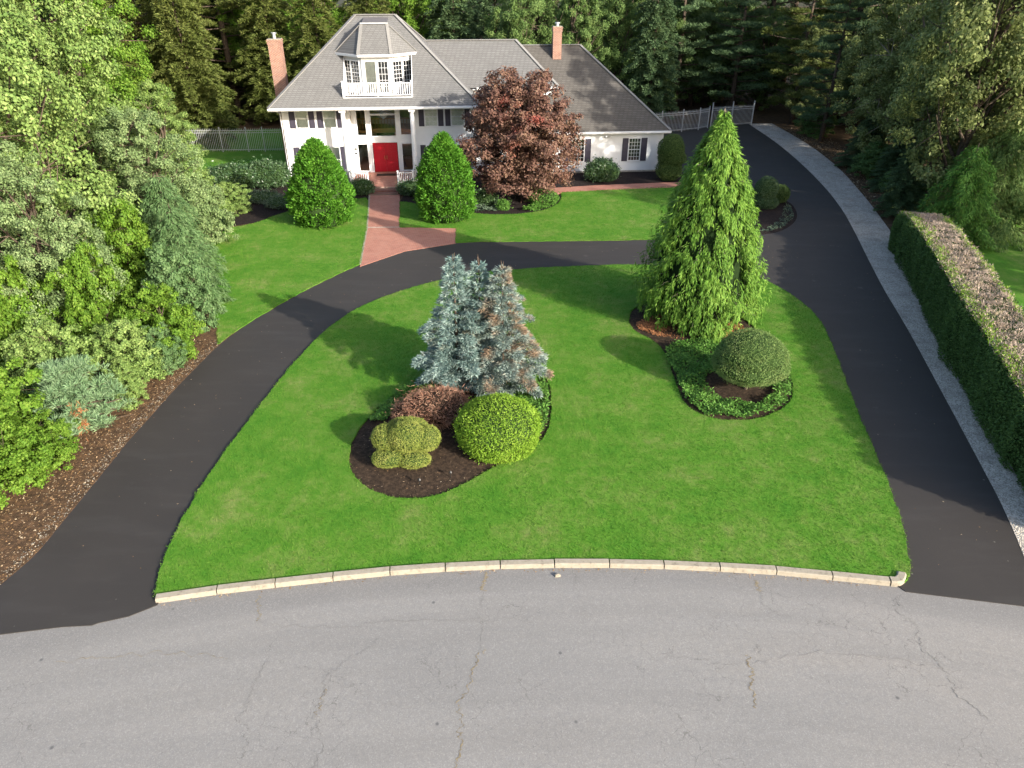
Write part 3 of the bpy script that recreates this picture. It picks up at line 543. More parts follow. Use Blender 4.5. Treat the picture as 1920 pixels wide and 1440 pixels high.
box('gutter', (13.0, 27.07, -.01, .098, 2.85, 2.96), 'white_paint', house)
# dormer bay with balcony
dw = [(4.1, 1.85), (5.6, .35), (7.47, .35), (8.97, 1.85)]; v = []
for z in (5.62, 8.0):
    for p in [(4.1, 3.2)] + dw + [(8.97, 3.2)]: v.append((*p, z))
dorm = link('dormer', pyd('dormer', v, [(i, i + 1, i + 7, i + 6) for i in range(5)]), 'white_siding', house)
de = [(3.72, 1.78), (5.45, .02), (7.62, .02), (9.32, 1.78)]
v = [(*p, 8.1) for p in [(3.72, 4)] + de + [(9.32, 4)]] + [(5.7, 1.65, 9.85), (7.38, 1.65, 9.85), (7.38, 3.7, 10.08), (5.7, 3.7, 10.08)]
dr = link('dormer_roof', pyd('dormer_roof', v, [(2, 3, 7, 6), (1, 2, 6), (3, 4, 7), (0, 1, 6, 9), (4, 5, 8, 7), (5, 4, 3, 2, 1, 0)]), 'roof_shingle', house)
link('dormer_flat_top', pyd('dormer_flat_top', [(5.7, 1.65, 9.86), (7.38, 1.65, 9.86), (7.38, 3.75, 10.1), (5.7, 3.75, 10.1)], [(0, 1, 2, 3)]), 'flat_roof', dr)
for i, j in ((2, 6), (3, 7), (1, 6), (4, 7)): cap(dr, v[i], v[j], .2)
MB().bar((5.62, 1.6, 9.87), (7.46, 1.6, 9.87), .16, .08).build('metal_edge', 'aluminium_paint', dr)
m = MB()
for a, b in zip(de[:-1], de[1:]): m.bar((*a, 8.04), (*b, 8.04), .1, .14)
m.bar((3.72, 1.78, 8.04), (3.72, 2.8, 8.04), .1, .14).bar((9.32, 1.78, 8.04), (9.32, 2.8, 8.04), .1, .14); m.build('dormer_fascia', 'white_paint', dr)
box('balcony_floor', (4.36, 8.89, -1.0, 1.6, 5.52, 5.6), 'flat_roof', house)
m = MB()
for x in (4.35, 8.86): m.add([(x, -1.02, 5.55), (x + .04, -1.02, 5.55), (x + .04, 2, 5.55), (x, 2, 5.55), (x, -1.02, rz_(-1.02) + .03), (x + .04, -1.02, rz_(-1.02) + .03), (x + .04, 2, rz_(2) + .03), (x, 2, rz_(2) + .03)], BOXF)
m.box(4.35, 8.9, -1.06, -1.021, 5.52, 5.66); m.build('balcony_curb', 'white_paint', house)
bl2 = MB().box(-.026, .026, -.022, .022, 0, .70).mesh('baluster')
railing((4.38, -1.04), (6.63, -1.04), 5.66, 15, .86, bl2); railing((6.63, -1.04), (8.87, -1.04), 5.66, 15, .86, bl2)
railing((4.38, -1.0), (4.38, -.1), 5.68, 6, .84, bl2, False); railing((8.87, -1.0), (8.87, -.1), 5.68, 6, .84, bl2, False)
a45 = -R(45)
for k, q in enumerate((.18, 1.08)): window((4.1 + q * math.cos(a45) - .012, 1.85 + q * math.sin(a45) - .012), a45, .78, 6.25, 7.66, 6, 3, 'interior_dark' if k else 'interior_dark')
for q in (.22, 1.14): window((7.47 + q * math.cos(-a45) + .012, .35 + q * math.sin(-a45) - .012), -a45, .74, 6.1 if q > 1 else 6.35, 7.62, 5, 3, 'interior_dark', False)
window((5.82, .345), 0, .68, 5.75, 7.66, 1, 1, 'curtain', False, 'balcony_door'); window((6.7, .345), 0, .6, 5.75, 7.66, 5, 3, 'interior_dark', False, 'balcony_door')
# chimneys
def chimney(x0, x1, y0, y1, z0, z1, fl_):
    c = MB().box(x0, x1, y0, y1, z0, z1 - .3).box(x0 - .03, x1 + .03, y0 - .03, y1 + .03, z1 - .3, z1 - .08).box(x0 - .06, x1 + .06, y0 - .06, y1 + .06, z1 - .08, z1 - .001).build('chimney', 'chimney_brick', house)
    box('chimney_cap', (x0 - .02, x1 + .02, y0 - .02, y1 + .02, z1, z1 + .06), 'kerb_concrete', c); cx, cy = (x0 + x1) / 2, (y0 + y1) / 2
    MB().lathe([(.13, z1 + .06), (.13, z1 + .06 + fl_), (.19, z1 + .07 + fl_), (.19, z1 + .16 + fl_)], 12, (cx, cy)).build('flue', 'galvanised', c)
chimney(-1.0, -.16, 3.6, 4.5, 0, 8.75, .28); chimney(19.05, 19.68, 4.95, 5.5, 6.6, 9.35, .14)

# ------------------------------------------------------------------ fences and gate
pk = MB().box(-.013, .013, -.013, .013, .12, 1.82).add([(-.013, -.013, 1.82), (.013, -.013, 1.82), (.013, .013, 1.82), (-.013, .013, 1.82), (0, 0, 1.92)], [(0, 1, 4), (1, 2, 4), (2, 3, 4), (3, 0, 4)]).mesh('picket')
def fence(name, label, cat, pts, sp=.14, postw=.07, h=1.95, z=0):
    o = thing(name, label, cat, (*pts[0], z)); b0 = Vector((*pts[0], 0))
    for a, b in zip(pts[:-1], pts[1:]):
        a = Vector((*a, 0)) - b0; b = Vector((*b, 0)) - b0; d = b - a; n = max(2, int(d.length / sp))
        for zz in (.24, 1.55, 1.72): MB().bar(a + Vector((0, 0, zz)), b + Vector((0, 0, zz)), .035, .04).build('rail', 'aluminium_paint', o)
        for k in range(1, n): q = link('picket', pk, 'aluminium_paint', o, a + d * (k / n)); q.rotation_euler.z = math.atan2(d.y, d.x)
    for p in pts:
        p = Vector((*p, 0)) - b0; w = postw / 2; MB().box(p.x - w, p.x + w, p.y - w, p.y + w, 0, h).box(p.x - w * 1.25, p.x + w * 1.25, p.y - w * 1.25, p.y + w * 1.25, h, h + .04).build('post', 'aluminium_paint', o)
    return o
fence('metal_fence', 'pale metal picket fence between the left woodland and the house', 'fence', [(-28.2, 59.6), (-25.9, 59.7), (-23.6, 59.75), (-21.5, 59.8), (-20.2, 59.9), (-17.2, 60.1)])
fence('metal_fence', 'grey metal picket fence behind the corner of the low wing', 'fence', [(11.6, 66.6), (13.5, 67.3), (15.6, 68.2), (17.3, 69.0), (18.4, 70.0)], .15)
fence('driveway_gate', 'tall pale metal gate at the far end of the driveway', 'gate', [(18.75, 70.3), (20.8, 70.9), (22.95, 71.5)], .13, .09, 2.2)

# ------------------------------------------------------------------ plants: generators (meshes are shared between copies)
def put_crown(parent, me, mat, name='crown'):
    o = link(name, me, None, parent)
    if len(me.materials) == 0: me.materials.append(None)
    o.material_slots[0].link = 'OBJECT'; o.material_slots[0].material = MATS[mat]; return o
def broadleaf(seed, H, RAD, n, ls, base=.18, nl=26, clumps=16):
    rng = np.random.default_rng(seed); lob = []
    for k in range(nl):
        h = base + (1 - base) * (k + .5) / nl * .97; env = math.sin(math.pi * min(1, (h - base) / (1 - base) * .86 + .12)) ** .7
        a = k * 2.4 + rng.uniform(-.5, .5); r = RAD * env * rng.uniform(.35, .72); lr = RAD * (.27 + .16 * env) * rng.uniform(.8, 1.2)
        lob.append((r * math.cos(a), r * math.sin(a), H * h - lr * .25 * h, lr))
    lob = np.array(lob); wts = lob[:, 3] ** 2; wts /= wts.sum()
    ncl = nl * clumps; li = rng.choice(nl, ncl, p=wts); dl = rdir(rng, ncl); dl[:, 2] = np.abs(dl[:, 2]) * rng.choice([1, 1, 1, -.5], ncl); dl = unit(dl)
    cc = lob[li, :3] + dl * lob[li, 3:4] * rng.uniform(.7, 1.05, (ncl, 1)); cr = lob[li, 3] * rng.uniform(.20, .36, ncl)
    ci = rng.integers(0, ncl, n); dd = rdir(rng, n); C = cc[ci] + dd * cr[ci][:, None] * (rng.random((n, 1)) ** .5) * np.array([1, 1, .75])
    N = unit(dd * .6 + dl[ci] * .5 + np.array([0, 0, .35]) + rng.normal(size=(n, 3)) * .45); D = unit(np.cross(N, rdir(rng, n)) + np.array([0, 0, -.25]))
    sz = ls * rng.uniform(.65, 1.25, n); cme = leaves('crown', C, D, N, sz, sz * .62)
    rg = random.Random(seed); m = MB(); tr = [(0, 0, 0)]; x = y = 0
    for k in range(1, 7):
        x += rg.uniform(-.03, .03) * H; y += rg.uniform(-.03, .03) * H; tr.append((x, y, H * .8 * k / 6))
    rad = [H * .021 * (1 - .14 * k) for k in range(7)]; rad[0] *= 1.4; m.tube(tr, rad, 8)
    for k in range(0, nl):
        l = lob[k]; tz = max(.1, l[2] / H - .22) / .8 * 6; i = min(5, int(tz)); p0 = Vector(tr[i]).lerp(Vector(tr[i + 1]), min(1, tz - i)); p1 = Vector(l[:3])
        mid = p0.lerp(p1, .5) + Vector((0, 0, -.05 * H * rg.random())); m.tube([p0, mid, p1], [H * .008, H * .006, H * .002], 5, False)
        for q in range(3):
            e = p1 + Vector(rdir(rng, 1)[0]) * l[3] * .9; m.tube([mid.lerp(p1, .6), e], [H * .003, H * .001], 4, False)
    return cme, m.mesh('trunk', True)
def conifer(seed, H, RAD, n, ls, lw, droop=.15, up=.15, base=.06, power=.8, dens=.3, sag=0., trunk_r=.016, blunt=0):
    """whorled branches carrying flat twigs; n leaf blades in all"""
    rng = np.random.default_rng(seed); hs = []; m = MB(); m.tube([(0, 0, 0), (0, 0, H * .5), (0, 0, H * .97)], [H * trunk_r, H * trunk_r * .6, .01], 8)
    h = base
    while h < .97: hs.append(h); h += dens / H * (1.15 - .6 * h)
    br = []
    for h in hs:
        k = max(4, int(rng.integers(7, 11) * (1 - .45 * h))); a0 = rng.uniform(0, 6.28)
        for j in range(k):
            a = a0 + j * 6.283 / k + rng.uniform(-.25, .25); ln = RAD * ((1 - h) / (1 - base)) ** power * rng.uniform(.68, 1.16) + .05
            if blunt: ln *= min(1, .55 + (h - base) * 3)
            br.append((h * H, a, ln))
    br = np.array(br); wt = br[:, 2] ** 1.35 + .08; wt /= wt.sum(); bi = rng.choice(len(br), n, p=wt)
    t_ = rng.random(n) ** .62; a = br[bi, 1]; ln = br[bi, 2]; out = np.stack([np.cos(a), np.sin(a), np.zeros(n)], 1); side = np.stack([-np.sin(a), np.cos(a), np.zeros(n)], 1)
    wv = (1 - t_) ** .7 * .30 * ln + .05; sd = rng.uniform(-1, 1, n)
    z = br[bi, 0] + ln * (up * np.sin(t_ * 2.4) - droop * t_ ** 1.6) - np.abs(sd) * wv * .25
    C = out * (ln * t_)[:, None] + side * (sd * wv)[:, None]; C[:, 2] += z + rng.normal(0, .028, n) - sag * rng.random(n) ** 2 * .5
    D = out * .8 + side * (sd * .9)[:, None] + rng.normal(size=(n, 3)) * .35; D[:, 2] += .12 - sag * 1.6
    N = np.array([0, 0, 1.]) + rng.normal(size=(n, 3)) * .55 + out * .35
    cme = leaves('crown', C, D, N, ls * rng.uniform(.65, 1.3, n), lw * rng.uniform(.7, 1.2, n))
    for h, a, ln in br[:: 2]:
        p = Vector((0, 0, h)); q = Vector((math.cos(a) * ln * .85, math.sin(a) * ln * .85, h + ln * (up * .7 - droop * .7))); m.tube([p, q], [.012 + H * .0012, .004], 4, False)
    return cme, m.mesh('trunk', True)
def pine(seed, H, RAD, n, ls, lw, base=.3):
    """open pine: bare limbs carrying pads of long needles"""
    rng = np.random.default_rng(seed); m = MB(); m.tube([(0, 0, 0), (.1, 0, H * .5), (0, .1, H * .97)], [H * .02, H * .013, .03], 8); pads = []
    nb = 46
    for k in range(nb):
        h = base + (1 - base) * (k + .3) / nb; a = k * 2.4 + rng.uniform(-.4, .4); ln = RAD * (math.sin(math.pi * min(1, (1 - h) / (1 - base) * .62 + .06)) ** .8) * rng.uniform(.6, 1.1)
        p0 = Vector((0, 0, h * H)); d = Vector((math.cos(a), math.sin(a), rng.uniform(-.05, .3))); p1 = p0 + d * ln; m.tube([p0, p0.lerp(p1, .5) + Vector((0, 0, -.1)), p1], [.05, .035, .012], 5, False)
        for q in range(7):
            f = rng.uniform(.35, 1.05); c = p0.lerp(p1, f) + Vector((rng.normal(0, .28), rng.normal(0, .28), rng.uniform(0, .2))) * (ln * .35 + .2); pads.append((*c, rng.uniform(.25, .55) * (RAD / 3.2)))
    for k in range(16):
        h = rng.uniform(.08, base + .1); a = rng.uniform(0, 6.28); p0 = Vector((0, 0, h * H)); m.tube([p0, p0 + Vector((math.cos(a), math.sin(a), rng.uniform(-.3, .2))) * rng.uniform(.5, 1.6)], [.03, .008], 4, False)
    pads = np.array(pads); pi_ = rng.integers(0, len(pads), n); dd = rdir(rng, n); dd[:, 2] = np.abs(dd[:, 2]) * .8
    C = pads[pi_, :3] + dd * pads[pi_, 3:4] * rng.random((n, 1)) ** .5 * np.array([1.1, 1.1, .5]); D = dd + np.array([0, 0, .2]) + rng.normal(size=(n, 3)) * .3
    return leaves('crown', C, D, rdir(rng, n), ls * rng.uniform(.7, 1.2, n), lw * rng.uniform(.7, 1.2, n)), m.mesh('trunk', True)
def clipped(seed, lobes, n, ls, lw, shag=.05, lean=0.6, cut=0., lump=.03):
    """trimmed shrub: leaf shell over lobes (cx,cy,cz,rx,ry,rz) plus a dark solid inside"""
    rng = np.random.default_rng(seed); Lb = np.array(lobes, float); ar = (Lb[:, 3] * Lb[:, 4] + Lb[:, 3] * Lb[:, 5] + Lb[:, 4] * Lb[:, 5]); Cs = []; Ds = []
    cnt = (n * ar / ar.sum()).astype(int)
    for k, l in enumerate(Lb):
        d = rdir(rng, cnt[k]); p = l[:3] + d * l[3:]; nn = unit(d / l[3:]); ok = p[:, 2] > cut
        for j, q in enumerate(Lb):
            if j != k: ok &= (((p - q[:3]) / q[3:]) ** 2).sum(1) > .9
        Cs.append(p[ok]); Ds.append(nn[ok])
    C = np.concatenate(Cs); Nn = np.concatenate(Ds); m = len(C)
    stray = (rng.random((m, 1)) < .05) * rng.uniform(.3, 2.6, (m, 1)) * shag + lump * (np.sin(C[:, :1] * 2.9 + seed) * np.sin(C[:, 1:2] * 3.3 + seed * 2) + np.sin(C[:, 2:] * 4.1 + C[:, :1] * 2))
    bump = np.sin(C[:, 0] * 7 + 1) * np.sin(C[:, 1] * 6.3) * np.sin(C[:, 2] * 8.1); C = C + Nn * (rng.uniform(-shag, shag * .6, (m, 1)) + .6 * shag * bump[:, None] + stray)
    N = unit(Nn * lean + rng.normal(size=(m, 3)) * .5); D = unit(np.cross(N, rdir(rng, m)) + Nn * .5)
    me = leaves('foliage', C - D * ls * .4, D, N, ls * rng.uniform(.6, 1.3, m), lw * rng.uniform(.7, 1.2, m))
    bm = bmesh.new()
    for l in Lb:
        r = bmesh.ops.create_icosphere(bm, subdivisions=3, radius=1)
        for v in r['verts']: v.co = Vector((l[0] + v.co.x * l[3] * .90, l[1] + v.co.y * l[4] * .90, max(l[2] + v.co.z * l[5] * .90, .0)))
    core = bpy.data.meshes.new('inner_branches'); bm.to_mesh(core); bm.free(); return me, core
def shrub(name, label, cat, loc, seed, lobes, n, ls, lw, mat, core='core_green', group=None, rz=0, stem=None, **kw):
    o = thing(name, label, cat, loc, rz, group); me, cm = clipped(seed, lobes, n, ls, lw, **kw)
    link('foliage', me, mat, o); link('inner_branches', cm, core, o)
    if stem: MB().tube([(0, 0, 0), (0, 0, stem)], [.07, .05], 8).build('stem', 'bark', o)
    return o

# ---- the two egg-shaped evergreens by the door
def egg(seed, H, RAD, n):
    rng = np.random.default_rng(seed); h = rng.random(n) ** .85; a = rng.uniform(0, 6.283, n)
    prof = np.where(h < .3, .80 + .20 * np.sin(h / .3 * 1.571), np.maximum(0, 1 - ((h - .3) / .7) ** 1.75) ** .85) * .96 + .02
    lump = 1 + .10 * np.sin(a * 5 + h * 9 + seed) * np.sin(h * 19 + a * 3) + .06 * np.sin(a * 11 - h * 31)
    r = RAD * prof * lump * (1 - .16 * rng.random(n) ** 2); C = np.stack([r * np.cos(a), r * np.sin(a), h * H + .03], 1)
    # sprays: gather blades into tufts
    nt = n // 14; ti = rng.integers(0, nt, n); C = C[ti] * .9 + C * .0 + C[ti] * .1 + rng.normal(0, .075, (n, 3)); a = a[ti]
    out = np.stack([np.cos(a), np.sin(a), np.full(n, .75)], 1); D = out + rng.normal(size=(n, 3)) * .55; N = np.stack([np.cos(a), np.sin(a), np.full(n, .35)], 1) + rng.normal(size=(n, 3)) * .6
    me = leaves('foliage', C, D, N, .17 * rng.uniform(.6, 1.3, n), .075 * rng.uniform(.7, 1.3, n))
    pr = [(max(.02, RAD * .86 * (.80 + .2 * math.sin(min(q, .3) / .3 * 1.571) if q < .3 else max(0, 1 - ((q - .3) / .7) ** 1.75) ** .85)), q * H * .97) for q in [k / 14 for k in range(15)]]
    return me, MB().lathe(pr, 20).mesh('inner_branches', True)
for k, (x, y, H, r, lb) in enumerate([(-11.1, 41.1, 4.6, 1.72, 'bright green egg-shaped evergreen in front of the lower windows left of the red doors'), (-3.95, 42.0, 4.75, 1.62, 'bright green egg-shaped evergreen between the brick walk and the red-leaved maple')]):
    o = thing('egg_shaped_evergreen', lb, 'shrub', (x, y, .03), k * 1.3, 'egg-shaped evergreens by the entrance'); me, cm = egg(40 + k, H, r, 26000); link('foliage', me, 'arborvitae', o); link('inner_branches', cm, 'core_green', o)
# ---- blue spruces of the near bed
for k, (x, y, H, r, mt, lb) in enumerate([(-1.9, 21.85, 4.95, 1.62, 'needle_blue', 'silvery blue spruce on the driveway-curve side of the spruce clump'), (-1.1, 22.2, 4.75, 1.45, 'needle_blue', 'blue spruce standing in the middle of the three-topped clump'), (-.32, 21.75, 4.75, 1.72, 'needle_blue_brown', 'browning blue spruce on the right side of the clump above the round bright bush')]):
    o = thing('blue_spruce', lb, 'tree', (x, y, .05), k, 'blue spruces in the kidney-shaped bed'); me, tm = conifer(60 + k, H, r, 32000, .17, .03, .08, .32, .03, .88, .46, trunk_r=.015)
    link('crown', me, mt, o); link('trunk', tm, 'bark', o)
    lead = MB()
    for q in range(3): a = q * 2.1 + k; lead.tube([(0, 0, H * .93), (.05 * math.cos(a), .05 * math.sin(a), H + .12 - .06 * q)], [.02, .008], 5)
    lead.build('leader_shoots', 'bark', o)
# ---- weeping conifer
def weeping(seed, H, RAD, nb, spb, per):
    rng = np.random.default_rng(seed)
    def prof(h): return RAD * np.minimum(1, .70 + 1.3 * h) * np.where(h < .72, np.maximum(0, 1 - h) ** .70, .41 * np.maximum(0, (1 - h) / .28) ** 1.0) * 1.14 + .04
    hb = np.sort(rng.random(nb) ** 1.1) * .97 + .02; ab = rng.uniform(0, 6.283, nb); rb_ = prof(hb) * (1 - .2 * rng.random(nb) ** 2) * rng.uniform(.94, 1.1, nb)
    bi = np.repeat(np.arange(nb), spb); ns = len(bi); tb = rng.uniform(.45, 1.0, ns) ** .7; a = ab[bi] + rng.normal(0, .14, ns) / (.35 + rb_[bi]); r = rb_[bi] * tb; h = hb[bi]
    B = np.stack([r * np.cos(a), r * np.sin(a), h * H + .42 + .22 * np.sin(tb * 2.2) * (1 - h) - .28 * tb ** 3], 1); ln = rng.uniform(.32, .72, ns) * (1.1 - .55 * h) * (.55 + .45 * tb)
    si = np.repeat(np.arange(ns), per); n = len(si); t_ = rng.random(n); o = np.stack([np.cos(a[si]), np.sin(a[si]), np.zeros(n)], 1)
    C = B[si] + o * (.16 * np.sin(t_ * 1.8) * ln[si])[:, None]; C[:, 2] -= ln[si] * t_ ** 1.25; C += rng.normal(0, 1, (n, 3)) * .030 * (1.2 - .6 * t_)[:, None]
    C[:, 2] = np.maximum(C[:, 2], .12)
    D = o * (.6 * (1 - t_))[:, None] + rng.normal(size=(n, 3)) * .22; D[:, 2] -= .35 + .9 * t_; N = o + rng.normal(size=(n, 3)) * .4 + np.array([0, 0, .35])
    me = leaves('crown', C, D, N, .20 * rng.uniform(.6, 1.2, n), .042 * rng.uniform(.7, 1.3, n))
    m = MB(); m.tube([(0, 0, 0), (.05, 0, H * .4), (0, 0, H * .8), (-.05, 0, H * .985)], [.2, .13, .06, .015], 8); m.tube([(0, 0, H * .8), (.22, 0, H * .9), (.3, 0, H * 1.0)], [.04, .03, .012], 6)
    for k in range(0, ns, 11):
        m.tube([(0, 0, max(.3, B[k, 2] - .4)), (B[k, 0] * .5, B[k, 1] * .5, B[k, 2] + .05), (B[k, 0], B[k, 1], B[k, 2])], [.03, .02, .006], 4, False)
    cz = [(max(.03, float(prof(np.array(q))) * .74), q * H * .9 + .4) for q in [j / 12 for j in range(12)]]
    return me, m.mesh('trunk', True), MB().lathe(cz, 18).mesh('inner_branches', True)
o = thing('weeping_conifer', 'tall weeping green conifer with drooping sprays in the bed by the right drive', 'tree', (7.85, 27.7, .05)); me, tm, cm = weeping(71, 8.2, 2.72, 900, 8, 11)
link('crown', me, 'weeping_needle', o); link('trunk', tm, 'pale_bark', o); link('inner_branches', cm, 'core_dark', o)
# ---- red-leaved maple
me, tm = broadleaf(81, 7.3, 3.75, 68000, .16, .08, 38, 17)
o = thing('red_leaved_maple', 'broad bronze and red-leaved maple in front of the house wing', 'tree', (.75, 46.3, .03), 1.1, None, (1.15, 1.1, 1.0)); link('crown', me, 'leaf_red', o); link('trunk', tm, 'bark', o)
# ---- clipped shrubs
shrub('mushroom_topiary', 'yellow-green cloud-pruned topiary with lower pads in the kidney-shaped bed', 'topiary', (-3.25, 17.75, .06), 90, [(.08, -.08, .80, .56, .55, .46), (-.52, .06, .68, .48, .5, .36), (.62, .06, .64, .46, .5, .36), (.05, .45, .72, .66, .4, .36), (-.46, -.48, .28, .50, .38, .24), (.32, -.5, .25, .50, .36, .21)], 40000, .045, .018, 'topiary_yellow', 'core_green', stem=.9, shag=.02, lump=.008)
shrub('round_bush', 'large smooth dome-shaped bright yellow-green bush below the blue spruces', 'bush', (-.42, 18.35, .04), 91, [(0, 0, .72, 1.3, 1.28, .88), (0, 0, .45, 1.28, 1.26, .6)], 42000, .065, .03, 'dome_green', shag=.05)
shrub('brown_bush', 'low red-brown twiggy bush between the topiary and the spruces', 'bush', (-2.45, 19.75, .04), 92, [(0, 0, .55, 1.05, .8, .55), (-.7, 0, .35, .8, .7, .38), (.35, .1, .6, .65, .6, .5)], 15000, .16, .016, 'twig_brown', 'core_brown', shag=.13, lean=.2)
shrub('bun_topiary', 'large grey-green bun-shaped clipped yew beside the weeping conifer', 'topiary', (8.3, 21.75, .05), 93, [(0, 0, 1.08, 1.30, 1.24, .54), (0, 0, 1.45, 1.20, 1.14, .60), (0, 0, 1.68, 1.02, .98, .52), (0, 0, .82, 1.05, 1.0, .36)], 52000, .065, .02, 'topiary_grey', 'core_green', stem=.8, shag=.035, lump=.022)
shrub('corner_topiary', 'dark tiered clipped yew at the outer corner of the low wing', 'topiary', (11.1, 51.0, .03), 94, [(0, 0, 2.05, .92, .9, 1.05), (0, 0, .75, .9, .88, .78), (.1, 0, 1.5, .98, .9, .6)], 16000, .1, .04, 'topiary_dark', stem=.6, shag=.05)
shrub('ball_topiary', 'smooth two-tier ball topiary in the dark bed beside the right driveway', 'topiary', (15.65, 43.9, .05), 95, [(0, 0, 1.2, .72, .72, .72), (.05, 0, .45, .85, .8, .42)], 15000, .07, .03, 'topiary_soft', stem=.5, shag=.025)
shrub('low_ball_shrub', 'small clipped round shrub just behind the two-tier ball topiary', 'shrub', (16.95, 45.2, .05), 96, [(0, 0, .62, .72, .7, .55)], 8000, .08, .04, 'topiary_dark', shag=.03)
shrub('rhododendron', 'rounded dark rhododendron under the eave of the low wing', 'shrub', (6.3, 50.75, .03), 97, [(0, 0, .75, 1.0, .8, .75), (-.6, -.1, .55, .6, .6, .5), (.65, -.05, .6, .6, .6, .5)], 7000, .16, .065, 'rhododendron', shag=.14, lean=.5)
RG = 'rhododendrons left of the house'
for k, (x, y, r, h, lb) in enumerate([(-16.9, 49.2, 1.5, 1.7, 'dark rhododendron against the left corner of the house'), (-18.9, 48.2, 1.6, 1.7, 'dark rhododendron at the woodland edge left of the house')]):
    shrub('rhododendron', lb, 'shrub', (x, y, .03), 100 + k, [(0, 0, h * .5, r, r * .8, h * .5), (-r * .5, .1, h * .45, r * .6, r * .6, h * .42), (r * .5, -.1, h * .5, r * .6, r * .6, h * .45)], 9000, .17, .07, 'rhododendron', group=RG, shag=.15, lean=.5)
for k, (x, y, r, h, mt, lb) in enumerate([(-9.95, 47.4, .8, .95, 'rhododendron', 'small dark shrub left of the front steps'), (-6.75, 47.2, .85, .9, 'rhododendron', 'small dark shrub right of the front steps'), (-5.6, 46.5, .75, .7, 'rhododendron', 'low dark shrub behind the right egg-shaped evergreen'), (-12.8, 48.2, 1.0, .9, 'rhododendron', 'dark shrub hidden behind the left egg-shaped evergreen'),
        (-14.4, 44.7, 1.3, .45, 'juniper_low', 'spreading low juniper on the dark mulch left of the egg-shaped evergreen'), (-16.2, 45.8, 1.2, .5, 'juniper_low', 'spreading low juniper next to the left rhododendrons'), (-1.8, 44.9, .9, .9, 'rhododendron', 'dark leafy shrub at the foot of the red-leaved maple'), (2.0, 45.2, .95, .75, 'groundcover', 'light green leafy plant at the lawn edge under the maple'), (-.55, 43.75, .32, .55, 'groundcover', 'tiny round green shrub at the front of the maple bed')]):
    shrub('low_shrub', lb, 'shrub', (x, y, .03), 110 + k, [(0, 0, h * .5, r, r * .85, h * .52), (r * .4, -.1, h * .4, r * .5, r * .5, h * .4), (-r * .45, .1, h * .4, r * .5, r * .5, h * .42)], 3600, .13, .05, mt, shag=.12, lean=.4)
# ---- groundcover patches (nobody could count the leaves)
def cover(name, label, poly, excl, n, z, h, mat, seed, ls=.1):
    rng = np.random.default_rng(seed); P = np.array(poly); lo, hi = P.min(0), P.max(0); p = rng.uniform(lo, hi, (n * 3, 2)); ok = inside(p, poly)
    for (cx, cy, r) in excl: ok &= ((p - (cx, cy)) ** 2).sum(1) > r * r
    p = p[ok][:n]; m = len(p); hh = z + h * (.55 + .45 * np.sin(p[:, 0] * 5.1) * np.sin(p[:, 1] * 4.3)) * rng.uniform(.5, 1, m)
    C = np.concatenate([p, hh[:, None]], 1); D = rng.normal(size=(m, 3)); D[:, 2] *= .4; N = np.array([0, 0, 1.]) + rng.normal(size=(m, 3)) * .5
    o = link(name, leaves(name, C, D, N, ls * rng.uniform(.6, 1.3, m), ls * .55 * rng.uniform(.7, 1.2, m)), mat); tag(o, label, 'ground cover', kind='stuff'); return o
cover('pachysandra', 'glossy green ground cover round the bun-shaped clipped yew', crom([(5.95, 24.4), (6.7, 25.3), (8.4, 25.6), (10.0, 24.2), (10.1, 22.6), (9.65, 21.2), (8.94, 20.35), (7.8, 19.85), (6.65, 20.0), (6.08, 20.85), (6.0, 22.6)], 5, True), [(8.1, 21.9, 1.2)], 15000, .1, .24, 'groundcover', 120)
cover('pachysandra', 'green ground cover on the rim of the bed behind the dome-shaped bush', crom([(.5, 23.3), (1.15, 22.4), (1.25, 20.6), (1.05, 19.2), (.6, 18.6), (.5, 20), (-.3, 20.9), (-.2, 23)], 4, True), [], 6000, .1, .26, 'groundcover', 121)
cover('pachysandra', 'green ground cover strip on the shaded left rim of the spruce bed', crom([(-4.7, 19.6), (-4.15, 21.1), (-3.2, 22.5), (-1.6, 23.5), (-1.7, 22.6), (-3.0, 21.2), (-3.9, 19.9)], 4, True), [], 6000, .1, .24, 'groundcover', 122)
cover('hostas', 'pale leafy ground cover along the front of the maple bed', crom([(-2.9, 43.6), (-1.2, 43.3), (-.9, 44.0), (-2.6, 44.4)], 4, True), [], 700, .05, .2, 'juniper_low', 123, .16)
cover('hostas', 'light green leafy ground cover at the curved right edge of the maple bed', crom([(.7, 43.4), (1.6, 43.5), (2.7, 44.8), (3.0, 46.2), (2.2, 46.0), (1.2, 44.4)], 4, True), [], 1700, .05, .28, 'groundcover', 124, .16)
cover('pachysandra', 'dull green ground cover rim of the dark bed by the right driveway', crom([(14.2, 39.3), (15.4, 39.9), (16.9, 42.0), (17.5, 44.2), (17.2, 44.4), (16.3, 42.2), (15.0, 40.3), (14.2, 39.6)], 4, True), [], 1600, .06, .1, 'juniper_low', 125)

